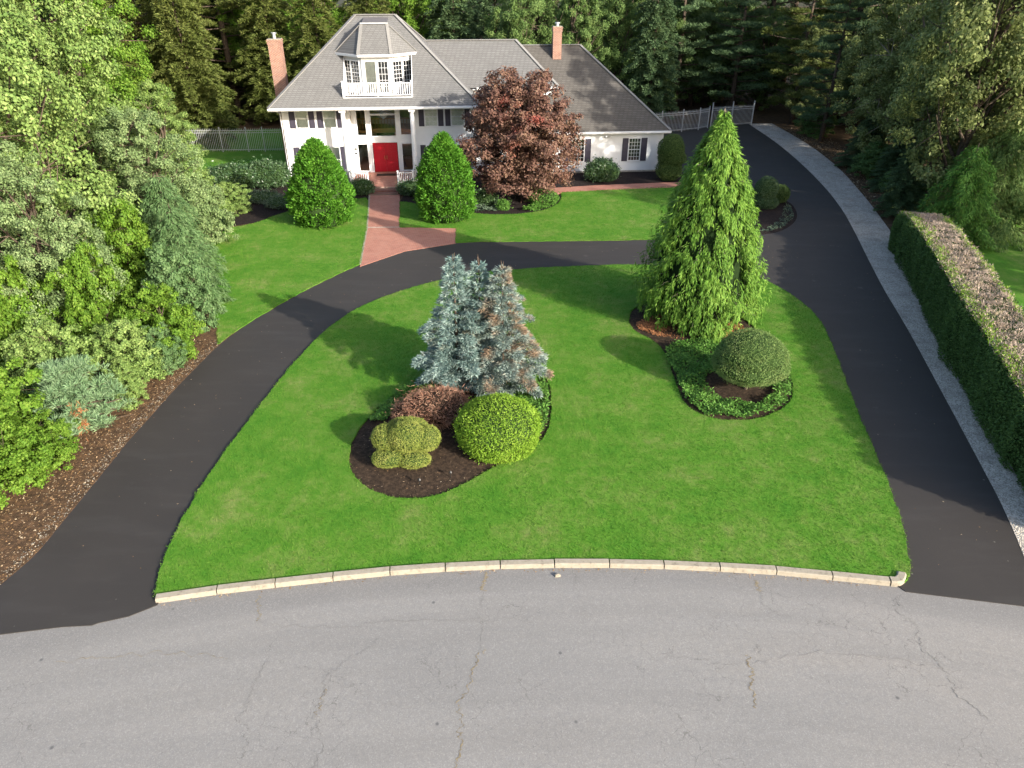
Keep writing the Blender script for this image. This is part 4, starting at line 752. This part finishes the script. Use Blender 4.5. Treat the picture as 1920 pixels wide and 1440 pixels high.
# ---- right-hand clipped hedge
hp_ = crom([(20.6, 37.3), (19.95, 35.0), (18.4, 30), (17.05, 25.66), (15.85, 21), (14.95, 17.3), (14.2, 14.2)], 12); hz = crom([(1.7, 0), (2.2, 0), (2.42, 0), (2.45, 0), (2.3, 0), (2.05, 0), (1.8, 0)], 12)
rng = np.random.default_rng(130); hedge = thing('clipped_hedge', 'long dark clipped hedge with brownish top along the gravel strip', 'hedge', (0, 0, 0)); P = np.array(hp_); n_ = len(P)
T = unit(np.gradient(P, axis=0)); NL = np.stack([T[:, 1], -T[:, 0]], 1)   # left-facing (towards the drive)
NL = np.where((NL[:, :1] > 0), -NL, NL); Hh = np.array([h[0] for h in hz]); WID = 1.85
HK = np.cumsum(np.random.default_rng(7).uniform(.8, 4.5, 40)); HW = np.random.default_rng(8).uniform(-.2, .2, 40); HW2 = np.random.default_rng(9).uniform(-.07, .07, 260)
def hedge_pts(n, face):
    u = rng.random(n) * (n_ - 1.001); i = u.astype(int); f = (u - i)[:, None]; p = P[i] * (1 - f) + P[i + 1] * f; nl = NL[i]; h = Hh[i] * (1 - f[:, 0]) + Hh[i + 1] * f[:, 0]
    q = rng.random(n); wob = np.interp(u, HK, HW) + np.interp(u * 2.3 + q * 9, np.arange(260), HW2)
    if face == 'left': C = np.concatenate([p + nl * (wob + .10 * np.sin(q * 3.1) - .12 * (q > .9) * (q - .9) * 10)[:, None], (q * h)[:, None]], 1); N = np.concatenate([nl, np.full((n, 1), .15)], 1)
    elif face == 'right': C = np.concatenate([p - nl * (WID + wob)[:, None], (q * h)[:, None]], 1); N = np.concatenate([-nl, np.full((n, 1), .15)], 1)
    else: C = np.concatenate([p - nl * (q * WID)[:, None], (h + .05 * np.sin(u * 3) + .05 * np.sin(q * 9 + u))[:, None]], 1); N = np.tile([0, 0, 1.], (n, 1))
    return C, N, q
def hedge_leaf(name, face, n, ls, lw, mat, sel=None):
    C, N, q = hedge_pts(n, face)
    if sel is not None: k = sel(q, rng.random(n)); C, N = C[k], N[k]
    m = len(C); C = C + N * rng.uniform(-.09, .05, (m, 1)); Nn = unit(N * .6 + rng.normal(size=(m, 3)) * .5); D = unit(np.cross(Nn, rdir(rng, m)) + N * .5)
    return link(name, leaves(name, C, D, Nn, ls * rng.uniform(.6, 1.3, m), lw * rng.uniform(.7, 1.2, m)), mat, hedge)
hedge_leaf('side_foliage', 'left', 52000, .085, .04, 'hedge_green'); hedge_leaf('side_foliage', 'right', 16000, .12, .06, 'hedge_green')
hedge_leaf('top_twigs', 'top', 34000, .12, .022, 'hedge_top'); hedge_leaf('rim_foliage', 'top', 36000, .09, .045, 'dome_green', lambda q, r: (q < .18 + .25 * r ** 3) | (q > .86) & (r < .6))
v = []; f = []
for i in range(n_):
    a = P[i] - NL[i] * .12; b = P[i] - NL[i] * (WID - .1); v += [(*a, 0), (*a, Hh[i] - .1), (*b, Hh[i] - .1), (*b, 0)]
for i in range(n_ - 1):
    for j in range(3): f.append((4 * i + j, 4 * i + j + 1, 4 * i + j + 5, 4 * i + j + 4))
f += [(0, 1, 2, 3), (4 * n_ - 1, 4 * n_ - 2, 4 * n_ - 3, 4 * n_ - 4)]
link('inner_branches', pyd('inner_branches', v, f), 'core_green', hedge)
q = rng.random((2500, 2)); C = np.concatenate([P[-1] - NL[-1] * (q[:, :1] * WID) + T[-1] * rng.uniform(-.03, .12, (2500, 1)), q[:, 1:] * Hh[-1]], 1)
link('side_foliage', leaves('side_foliage', C, rdir(rng, 2500), np.concatenate([np.tile(T[-1], (2500, 1)), np.zeros((2500, 1))], 1) + rdir(rng, 2500) * .6, .1, .05), 'hedge_green', hedge)

# ------------------------------------------------------------------ trees of the woodland
BL = [broadleaf(s, 12, 4.3, 66000, .155, .08, 36, 12) for s in (201, 202, 203)]
CO = [conifer(s, 12, 3.2, 40000, .26, .085, .22, .16, .04, .62, .5, .12) for s in (211, 212)]
PI = [pine(s, 13, 3.6, 46000, .28, .05, .10) for s in (221, 222)]
SC = [conifer(s, 4.2, 1.9, 22000, .16, .035, .35, .2, .03, .6, .3, .5) for s in (215, 216)]
SH = [broadleaf(s, 3, 1.7, 30000, .10, .02, 18, 18) for s in (231, 232)]
def tree(name, label, cat, kind, v, x, y, s, mat, group, rz=0, sz=None, trunk='bark'):
    o = thing(name, label, cat, (x, y, 0), rz, group, (s, s, sz or s)); c, tm = kind[v]; put_crown(o, c, mat); put_crown(o, tm, trunk, 'trunk'); return o
GL, GB, GR = 'trees of the left woodland', 'trees behind the house', 'trees beyond the right driveway'
for a in [
    ('deciduous_tree', 'huge grey-green leafy tree nearest the left edge, crown cut by the frame', BL, 0, -20.0, 28.5, 1.0, 'leaf_greygreen', GL, .4, 1.1),
    ('deciduous_tree', 'tall pale green tree behind the huge one, leaning over the fence end', BL, 1, -22.0, 36.5, 1.0, 'leaf_greygreen', GL, 1.9, 1.1),
    ('deciduous_tree', 'bluish-green tree in the middle of the left woodland edge', BL, 2, -17.6, 25.4, .58, 'leaf_bluish', GL, .9, .62),
    ('deciduous_tree', 'grey-green tree whose branches hang over the left lawn corner', BL, 1, -17.6, 34.6, .66, 'leaf_bluish', GL, 4.1, .62),
    ('deciduous_tree', 'bright green leafy tree behind the fence end at the upper left', BL, 2, -28.5, 51.0, 1.15, 'leaf_bright', GL, 2.2, 1.25),
    ('deciduous_tree', 'bright green leafy tree at the far upper left corner', BL, 0, -37, 52, 1.2, 'leaf_bright', GL, 3.2, 1.2),
    ('deciduous_tree', 'grey-green tree left of the dark rhododendrons', BL, 2, -20.5, 43.0, .6, 'leaf_greygreen', GL, 5.0, .6),
    ('deciduous_tree', 'pale green tree at the left frame edge above the bright shrubs', BL, 1, -27, 33, 1.05, 'leaf_greygreen', GL, 5.6, 1.1),
    ('deciduous_tree', 'tall pale tree on the left behind the huge grey-green one', BL, 0, -30, 42, 1.15, 'leaf_greygreen', GL, 2.7, 1.2),
    ('soft_pine', 'soft light green pine beside the narrow mulch end of the left lawn', SC, 0, -14.1, 28.9, 1.0, 'needle_soft', GL, 0, 1.15),
    ('soft_pine', 'drooping pale pine at the lawn edge above the driveway bend', SC, 1, -15.6, 31.6, 1.1, 'needle_soft', GL, 1, 1.3),
    ('hemlock', 'olive hemlock above the left end of the metal fence', CO, 0, -26.5, 63, 1.15, 'needle_olive', GL, .3, 1.15),
    ('hemlock', 'olive hemlock standing left of the brick side chimney', CO, 1, -22.5, 73, 1.2, 'needle_olive', GB, 1.3, 1.2),
    ('hemlock', 'tall olive hemlock directly behind the brick side chimney', CO, 0, -17.8, 72, 1.25, 'needle_olive', GB, 2.4, 1.2),
    ('hemlock', 'olive hemlock behind the left slope of the main roof', CO, 1, -13.2, 73, 1.2, 'needle_olive', GB, 4.4, 1.2),
    ('hemlock', 'olive hemlock at the back edge of the lawn beyond the fence', CO, 0, -30, 71, 1.3, 'needle_olive', GB, 5.1, 1.3),
    ('deciduous_tree', 'bright green tree peeking over the dormer roof', BL, 0, -11.0, 82, 1.2, 'leaf_bright', GB, 2, 1.15),
    ('dark_conifer', 'dark blue-green conifer behind the main roof ridge', CO, 1, -5.8, 79, 1.35, 'needle_dark', GB, 1, 1.25),
    ('dark_conifer', 'dark conifer right of the main roof ridge', CO, 0, -1.8, 84, 1.4, 'needle_dark', GB, 2, 1.25),
    ('maple_tree', 'green maple with reddish leaf tips above the middle roof', BL, 1, .8, 75.5, .85, 'leaf_maple_tinted', GB, .5, 1.05),
    ('maple_tree', 'light green leafy tree behind the small roof chimney', BL, 2, 6.0, 76.5, .85, 'leaf_maple_tinted', GB, 3.5, 1.05),
    ('maple_tree', 'green leafy tree behind the hip end of the low wing', BL, 0, 10.6, 78.5, .9, 'leaf_maple_tinted', GB, 5.5, 1.1),
    ('dark_conifer', 'dark hemlock behind the fence of the low wing', CO, 1, 13.6, 75.0, 1.05, 'needle_dark', GB, 3, 1.2),
    ('dark_pine', 'dark open pine above the driveway gate', PI, 0, 17.0, 79, 1.15, 'needle_dark', GB, 1, 1.15),
    ('dark_pine', 'dark open pine right of the driveway gate', PI, 1, 22.4, 77, 1.1, 'needle_dark', GB, 4, 1.1),
    ('dark_pine', 'open pine with sunlit trunk beyond the gate end', PI, 0, 27.0, 72, 1.0, 'needle_olive', GR, 3, 1.1),
    ('dark_pine', 'dark pine between the gate and the olive maples', PI, 1, 26.8, 64, .8, 'needle_dark', GR, 5.5, .95),
    ('maple_tree', 'large olive maple with visible limbs beyond the far end of the hedge', BL, 1, 25.6, 41.3, 1.2, 'leaf_maple_olive', GR, 2.6, 1.5),
    ('maple_tree', 'large olive maple with pinkish leaf tips at the upper right', BL, 0, 31.0, 47.5, 1.15, 'leaf_maple_olive', GR, 2.9, 1.25, 'pale_bark'),
    ('maple_tree', 'olive maple overhanging the middle of the gravel strip', BL, 2, 28.6, 53.5, 1.1, 'leaf_maple_olive', GR, 4.4, 1.1, 'pale_bark'),
    ('maple_tree', 'olive maple near the gate end of the gravel strip', BL, 1, 30.5, 61, 1.05, 'leaf_maple_olive', GR, 2.0, 1.1, 'pale_bark'),
    ('maple_tree', 'green maple at the upper right corner of the picture', BL, 1, 38.5, 54, 1.15, 'leaf_maple_tinted', GR, 1.4, 1.2),
    ('deciduous_tree', 'low green tree above the sunny neighbouring lawn at the right edge', BL, 2, 28.6, 38.6, .45, 'leaf_maple_tinted', GR, 3.7, .36),
    ('deciduous_tree', 'green tree behind the neighbouring lawn at the right edge', BL, 0, 35.5, 43.5, .9, 'leaf_maple_tinted', GR, 4.9, .9),
    ('deciduous_tree', 'tall tree across the neighbouring lawn whose shade falls on the driveway', BL, 2, 38.5, 22.5, 1.2, 'leaf_maple_tinted', GR, 3.3, 1.35),
    ('maple_tree', 'dense grey-green maple filling the right edge above the sunny grass', BL, 0, 29.8, 42.0, 1.05, 'leaf_maple_olive', GR, .2, 1.15),
    ('maple_tree', 'dense olive maple behind the drooping conifers at the right', BL, 2, 33.6, 48.5, 1.15, 'leaf_maple_olive', GR, 2.2, 1.25),
    ('deciduous_tree', 'leafy tree closing the gap above the driveway gate', BL, 2, 23.2, 84.5, 1.1, 'leaf_maple_tinted', GB, 4.7, 1.1),
    ('soft_pine', 'drooping green conifer hanging over the far end of the clipped hedge', SC, 0, 23.9, 37.6, 1.25, 'groundcover', GR, 2.1, 1.3),
    ('soft_pine', 'drooping grey-green conifer behind the far end of the hedge', SC, 1, 26.4, 38.6, 1.4, 'leaf_maple_tinted', GR, 4.1, 1.6),
    ('deciduous_tree', 'leafy green tree filling the wood behind the driveway gate', BL, 2, 19.6, 83, 1.0, 'leaf_maple_tinted', GB, 1.7, .9),
    ('deciduous_tree', 'leafy green tree right of the gate in front of the pines', BL, 0, 26.0, 80.5, .9, 'leaf_maple_tinted', GB, 3.7, .8),
    ('deciduous_tree', 'olive leafy tree behind the gravel end beside the gate', BL, 1, 28.6, 70.5, .8, 'leaf_maple_olive', GR, 5.1, .75),
    ('deciduous_tree', 'green leafy tree in the dark gap left of the gate', BL, 1, 14.9, 80, .8, 'leaf_maple_tinted', GB, .7, .85),
    ('dark_conifer', 'small dark conifer at the far end of the clipped hedge', CO, 0, 23.4, 42.6, .45, 'needle_dark', GR, 3.1, .38),
    ('dark_conifer', 'small dark conifer on the gravel edge under the olive maple', CO, 1, 25.6, 48.5, .5, 'needle_dark', GR, 5.0, .3),
    ('dark_conifer', 'low dark conifer by the driveway bend under the maples', CO, 0, 26.2, 54.5, .55, 'needle_dark', GR, .6, .32)]: 
    nm, lb, kd, v_, x, y, s, mt, gp, rz = a[:10]; tree(nm, lb, 'tree', kd, v_, x, y, s, mt, gp, rz, 1.0 * a[10] if len(a) > 10 else None, a[11] if len(a) > 11 else 'bark')
# farther rows that close the view
far = [(-52, 66), (-45, 74), (-38, 68), (-34, 80), (-27, 84), (-21, 86), (-15, 88), (-3, 96), (3, 90), (8, 94), (13, 88), (18, 93), (23, 88), (28, 86), (33, 80), (35, 70), (41, 64), (45, 74), (40, 84), (34, 96), (50, 60), (-40, 96), (-28, 100), (-16, 104), (-6, 108), (6, 108), (18, 108), (28, 104), (48, 90), (-48, 88), (-33, 60), (-40, 60), (-46, 58), (-31, 66), (-36, 74), (-24, 79), (-30, 92), (-22, 94), (-10, 92), (-9, 100), (12, 100), (23, 98), (-52, 78), (-44, 104), (40, 100), (38, 90), (32, 74), (46, 68), (-31, 84), (-28, 77), (-35, 90)]
for k, (x, y) in enumerate(far):
    kd, vv = ((CO, k % 2), (PI, k % 2), (BL, k % 3))[k % 3]; s = 1.3 + .15 * math.sin(k * 2.1)
    side = 'left of the house' if x < -24 else 'behind the house roofs' if x < 10 else 'behind the driveway gate' if x < 31 else 'beyond the right-hand maples'
    nm, ad = {0: ('woodland_conifer', 'layered conifer'), 1: ('woodland_pine', 'open pine'), 2: ('woodland_tree', 'leafy tree')}[k % 3]
    tree(nm, 'half-hidden %s deep in the wood %s' % (ad, side), 'tree', kd, vv, x, y, s, ('needle_olive' if x < -10 else 'needle_dark') if kd is not BL else ('leaf_bright' if x < -10 else 'leaf_maple_tinted'), '%ss deep in the wood %s' % (ad, side), k * 1.1, s * 1.05)
# shrubs at the left edge of the drive
SG = 'shrubs along the left driveway'
for k, (nm, lb, v_, x, y, s, sz, mt) in enumerate([
    ('leafy_shrub', 'bright green leafy shrub at the lower left corner by the mulch', 0, -14.75, 16.2, .95, .8, 'leaf_bright'), ('leafy_shrub', 'tall bright green leafy shrub at the left edge behind the corner shrub', 1, -15.5, 18.0, 1.05, 1.0, 'leaf_bright'),
    ('leafy_shrub', 'small bright shrub at the lowest end of the left planting', 1, -14.75, 14.7, .6, .5, 'leaf_bright'),
    ('leafy_shrub', 'low yellow-green shrub spilling onto the mulch below the young pine', 0, -14.1, 17.5, .62, .5, 'leaf_bright'), ('leafy_shrub', 'low grey-green shrub touching the drive above the young pine', 1, -13.2, 20.9, .5, .5, 'leaf_greygreen'), ('leafy_shrub', 'low soft shrub at the drive edge beside the mulch tip', 0, -13.0, 23.2, .55, .6, 'needle_soft'),
    ('leafy_shrub', 'dull grey-green rounded shrub above the blue-green young pine', 0, -15.6, 21.3, .95, .95, 'leaf_greygreen'), ('leafy_shrub', 'dull green shrub between the young pine and the drive', 1, -13.75, 22.2, .8, .8, 'leaf_greygreen'),
    ('leafy_shrub', 'bright green shrub in the middle of the left woodland edge', 1, -15.8, 24.4, .85, 1.35, 'leaf_bright'), ('leafy_shrub', 'yellow-green shrub at the narrow end of the brown mulch', 0, -13.35, 24.3, .85, .95, 'leaf_bright'),
    ('leafy_shrub', 'soft green shrub at the mulch tip below the lawn corner', 1, -13.35, 26.6, .9, 1.15, 'needle_soft'), ('leafy_shrub', 'dense green shrub at the left frame edge below the huge tree', 0, -19.0, 21.2, 1.3, 1.7, 'leaf_bright'),
    ('leafy_shrub', 'mid green shrub under the soft pines', 1, -16.4, 28.6, 1.1, 1.5, 'leaf_bright'), ('leafy_shrub', 'grey-green shrub hanging over the left lawn edge', 0, -16.6, 37.2, 1.0, 1.1, 'leaf_bluish'),
    ('leafy_shrub', 'yellow-green shrub behind the left lawn corner', 0, -18.2, 40.5, 1.1, 1.0, 'leaf_greygreen'), ('leafy_shrub', 'pale shrub where the left lawn meets the dark mulch', 1, -17.0, 43.0, .8, .6, 'leaf_greygreen'),
    ('leafy_shrub', 'bright shrub at the left frame edge under the blue-green tree', 1, -18.6, 23.6, 1.1, 1.5, 'leaf_bright'),
    ('leafy_shrub', 'dark shaded shrub on the gravel edge under the olive maples', 0, 25.2, 45.5, 1.0, .8, 'hedge_green'), ('leafy_shrub', 'shaded shrub near the gate end of the gravel', 1, 27.2, 66.5, 1.2, .8, 'hedge_green'), ('leafy_shrub', 'dark shrub behind the gravel strip middle', 1, 26.2, 51.5, 1.1, .75, 'hedge_green')]):
    tree(nm, lb, 'shrub', SH, v_, x, y, s, mt, SG if x < 0 else 'shrubs along the gravel strip', k * 1.3, sz)
c_, t_m = pine(240, 2.3, 1.35, 20000, .2, .026, .04); yp = thing('young_pine', 'young blue-green pine with a dead brown tuft beside the mulch strip', 'tree', (-14.0, 19.3, 0), 0)
link('crown', c_, 'young_pine_needle', yp); link('trunk', t_m, 'bark', yp)
rng = np.random.default_rng(241); n = 500; C = np.array([.55, -.75, 1.0]) + rng.normal(size=(n, 3)) * np.array([.09, .09, .22]); D = rng.normal(size=(n, 3)) * .5 + np.array([0, 0, -1]); link('dead_tuft', leaves('dead_tuft', C, D, rdir(rng, n), .2, .02), 'dead_needles', yp)

# ------------------------------------------------------------------ grass blades, litter, small things
def blades(name, label, poly, holes, dens, h, w, z, seed):
    rng = np.random.default_rng(seed); P = np.array(poly); lo, hi = P.min(0), P.max(0); n = int(dens * np.prod(hi - lo)); p = rng.uniform(lo, hi, (n, 2)); ok = inside(p, poly)
    for q in holes: ok &= ~inside(p, q)
    p = p[ok]
    for lp in [poly] + list(holes):
        q = np.array(lp)[:, :2]; e = np.roll(q, -1, 0) - q; l = np.hypot(*e.T); k = rng.choice(len(q), int(l.sum() * 55), p=l / l.sum()); p = np.concatenate([p, q[k] + e[k] * rng.random((len(k), 1)) + rng.normal(0, .025, (len(k), 2))])
    m = len(p); a = rng.uniform(0, 6.283, m); V = np.empty((m, 3, 3)); sx = np.stack([np.cos(a), np.sin(a)], 1) * w / 2; ln = rng.normal(0, h * .45, (m, 2))
    V[:, 0, :2] = p - sx; V[:, 1, :2] = p + sx; V[:, 2, :2] = p + ln; V[:, :2, 2] = z - .003; V[:, 2, 2] = z + h * rng.uniform(.5, 1.15, m)
    me = bpy.data.meshes.new(name); me.vertices.add(3 * m); me.vertices.foreach_set('co', V.astype(np.float32).ravel()); me.loops.add(3 * m); me.loops.foreach_set('vertex_index', np.arange(3 * m, dtype=np.int32))
    me.polygons.add(m); me.polygons.foreach_set('loop_start', np.arange(0, 3 * m, 3, dtype=np.int32)); me.update(calc_edges=True)
    return tag(link(name, me, 'grass_blade'), label, 'grass', kind='stuff')
blades('grass', 'short green grass blades of the big front lawn island', island_out, [hole_a, hole_b], 620, .038, .02, .09, 300)
blades('grass', 'short green grass of the lawn left of the brick walk', lawn1, [], 260, .045, .03, .062, 301); blades('grass', 'short green grass of the lawn right of the brick walk', lawn2, [], 220, .045, .03, .062, 302)
def scatter(name, label, poly, n, z, ls, mat, seed, cat='litter'):
    rng = np.random.default_rng(seed); P = np.array(poly); p = rng.uniform(P.min(0), P.max(0), (n * 3, 2)); p = p[inside(p, poly)][:n]; m = len(p); C = np.concatenate([p, np.full((m, 1), z)], 1); D = rng.normal(size=(m, 3)); D[:, 2] *= .15
    return tag(link(name, leaves(name, C, D, np.array([0, 0, 1.]) + rng.normal(size=(m, 3)) * .25, ls * rng.uniform(.5, 1.4, m), ls * .6 * rng.uniform(.5, 1.4, m)), mat), label, cat, kind='stuff')
scatter('leaf_litter', 'sparse dry leaf bits lying on the black driveway', [(-12, 13), (-9, 12.6), (-9.2, 20), (-8, 27), (-5, 31), (2, 34), (12, 34), (13.5, 28), (11.5, 18), (10.5, 13), (12.5, 12.5), (15.5, 24), (18.5, 37), (21.5, 52), (14, 52), (13, 38.3), (-2, 37.3), (-8, 33), (-11.5, 26), (-12, 20)], 420, .037, .045, 'litter_leaf', 309)
scatter('gutter_litter', 'dry grass and grit gathered in the gutter along the kerb', [(p[0], p[1] - .14) for p in kerb_line] + [(p[0], p[1] - .01) for p in kerb_line[::-1]], 700, .02, .05, 'litter_leaf', 308)
strip = [p for p in out_edge if p[1] < 26]; scatter('leaf_litter', 'dry leaves and chips on the mulch strip beside the left drive', strip + [(p[0] - 2.2, p[1]) for p in strip[::-1]], 3800, .056, .06, 'litter_leaf', 310)
scatter('leaf_litter', 'pale chips along the edge of the mulch strip', strip + [(p[0] - .35, p[1]) for p in strip[::-1]], 900, .056, .05, 'kerb_concrete', 311)
scatter('leaf_litter', 'fine chips on the mulch of the kidney-shaped bed', bed_a, 500, .14, .04, 'litter_leaf', 312)
scatter('needle_litter', 'rust-brown needles lying under the weeping conifer', crom([(5.2, 26.9), (6.2, 27.9), (8.2, 28.2), (9.6, 26.9), (9.3, 25.6), (7.6, 25.4), (6.2, 25.8)], 4, True), 6500, .11, .1, 'dead_needles', 313)
scatter('leaf_litter', 'brown fallen leaves scattered under the right-hand trees', [(22.5, 42), (26, 46), (28, 56), (28, 70), (25, 70), (25.2, 60), (24, 52)], 2500, .05, .12, 'litter_leaf', 314)
for k, (x, y) in enumerate([(-2.67, 16.3), (-1.8, 16.65)]):
    o = thing('garden_stake_light', ['small black stake light on the mulch nearer the bed tip', 'small black stake light on the mulch nearer the dome-shaped bush'][k], 'garden light', (x, y, .08)); MB().tube([(0, 0, 0), (0, 0, .16)], [.012, .012], 6).build('stake', 'lamp_metal', o); MB().lathe([(.03, .15), (.05, .2), (.02, .25)], 10).build('lamp_head', 'lamp_metal', o)
rg = random.Random(5); v = [(math.cos(a) * rg.uniform(.06, .1), math.sin(a) * rg.uniform(.04, .06), z) for z in (0, .05) for a in [j * 1.047 for j in range(6)]] + [(0, 0, .075)]
o = link('loose_stone', pyd('loose_stone', v, [(j, (j + 1) % 6, 6 + (j + 1) % 6, 6 + j) for j in range(6)] + [(6 + j, 6 + (j + 1) % 6, 12) for j in range(6)]), 'kerb_concrete', None, (1.12, 12.8, .012)); tag(o, 'small broken stone lying on the road below the kerb', 'stone')
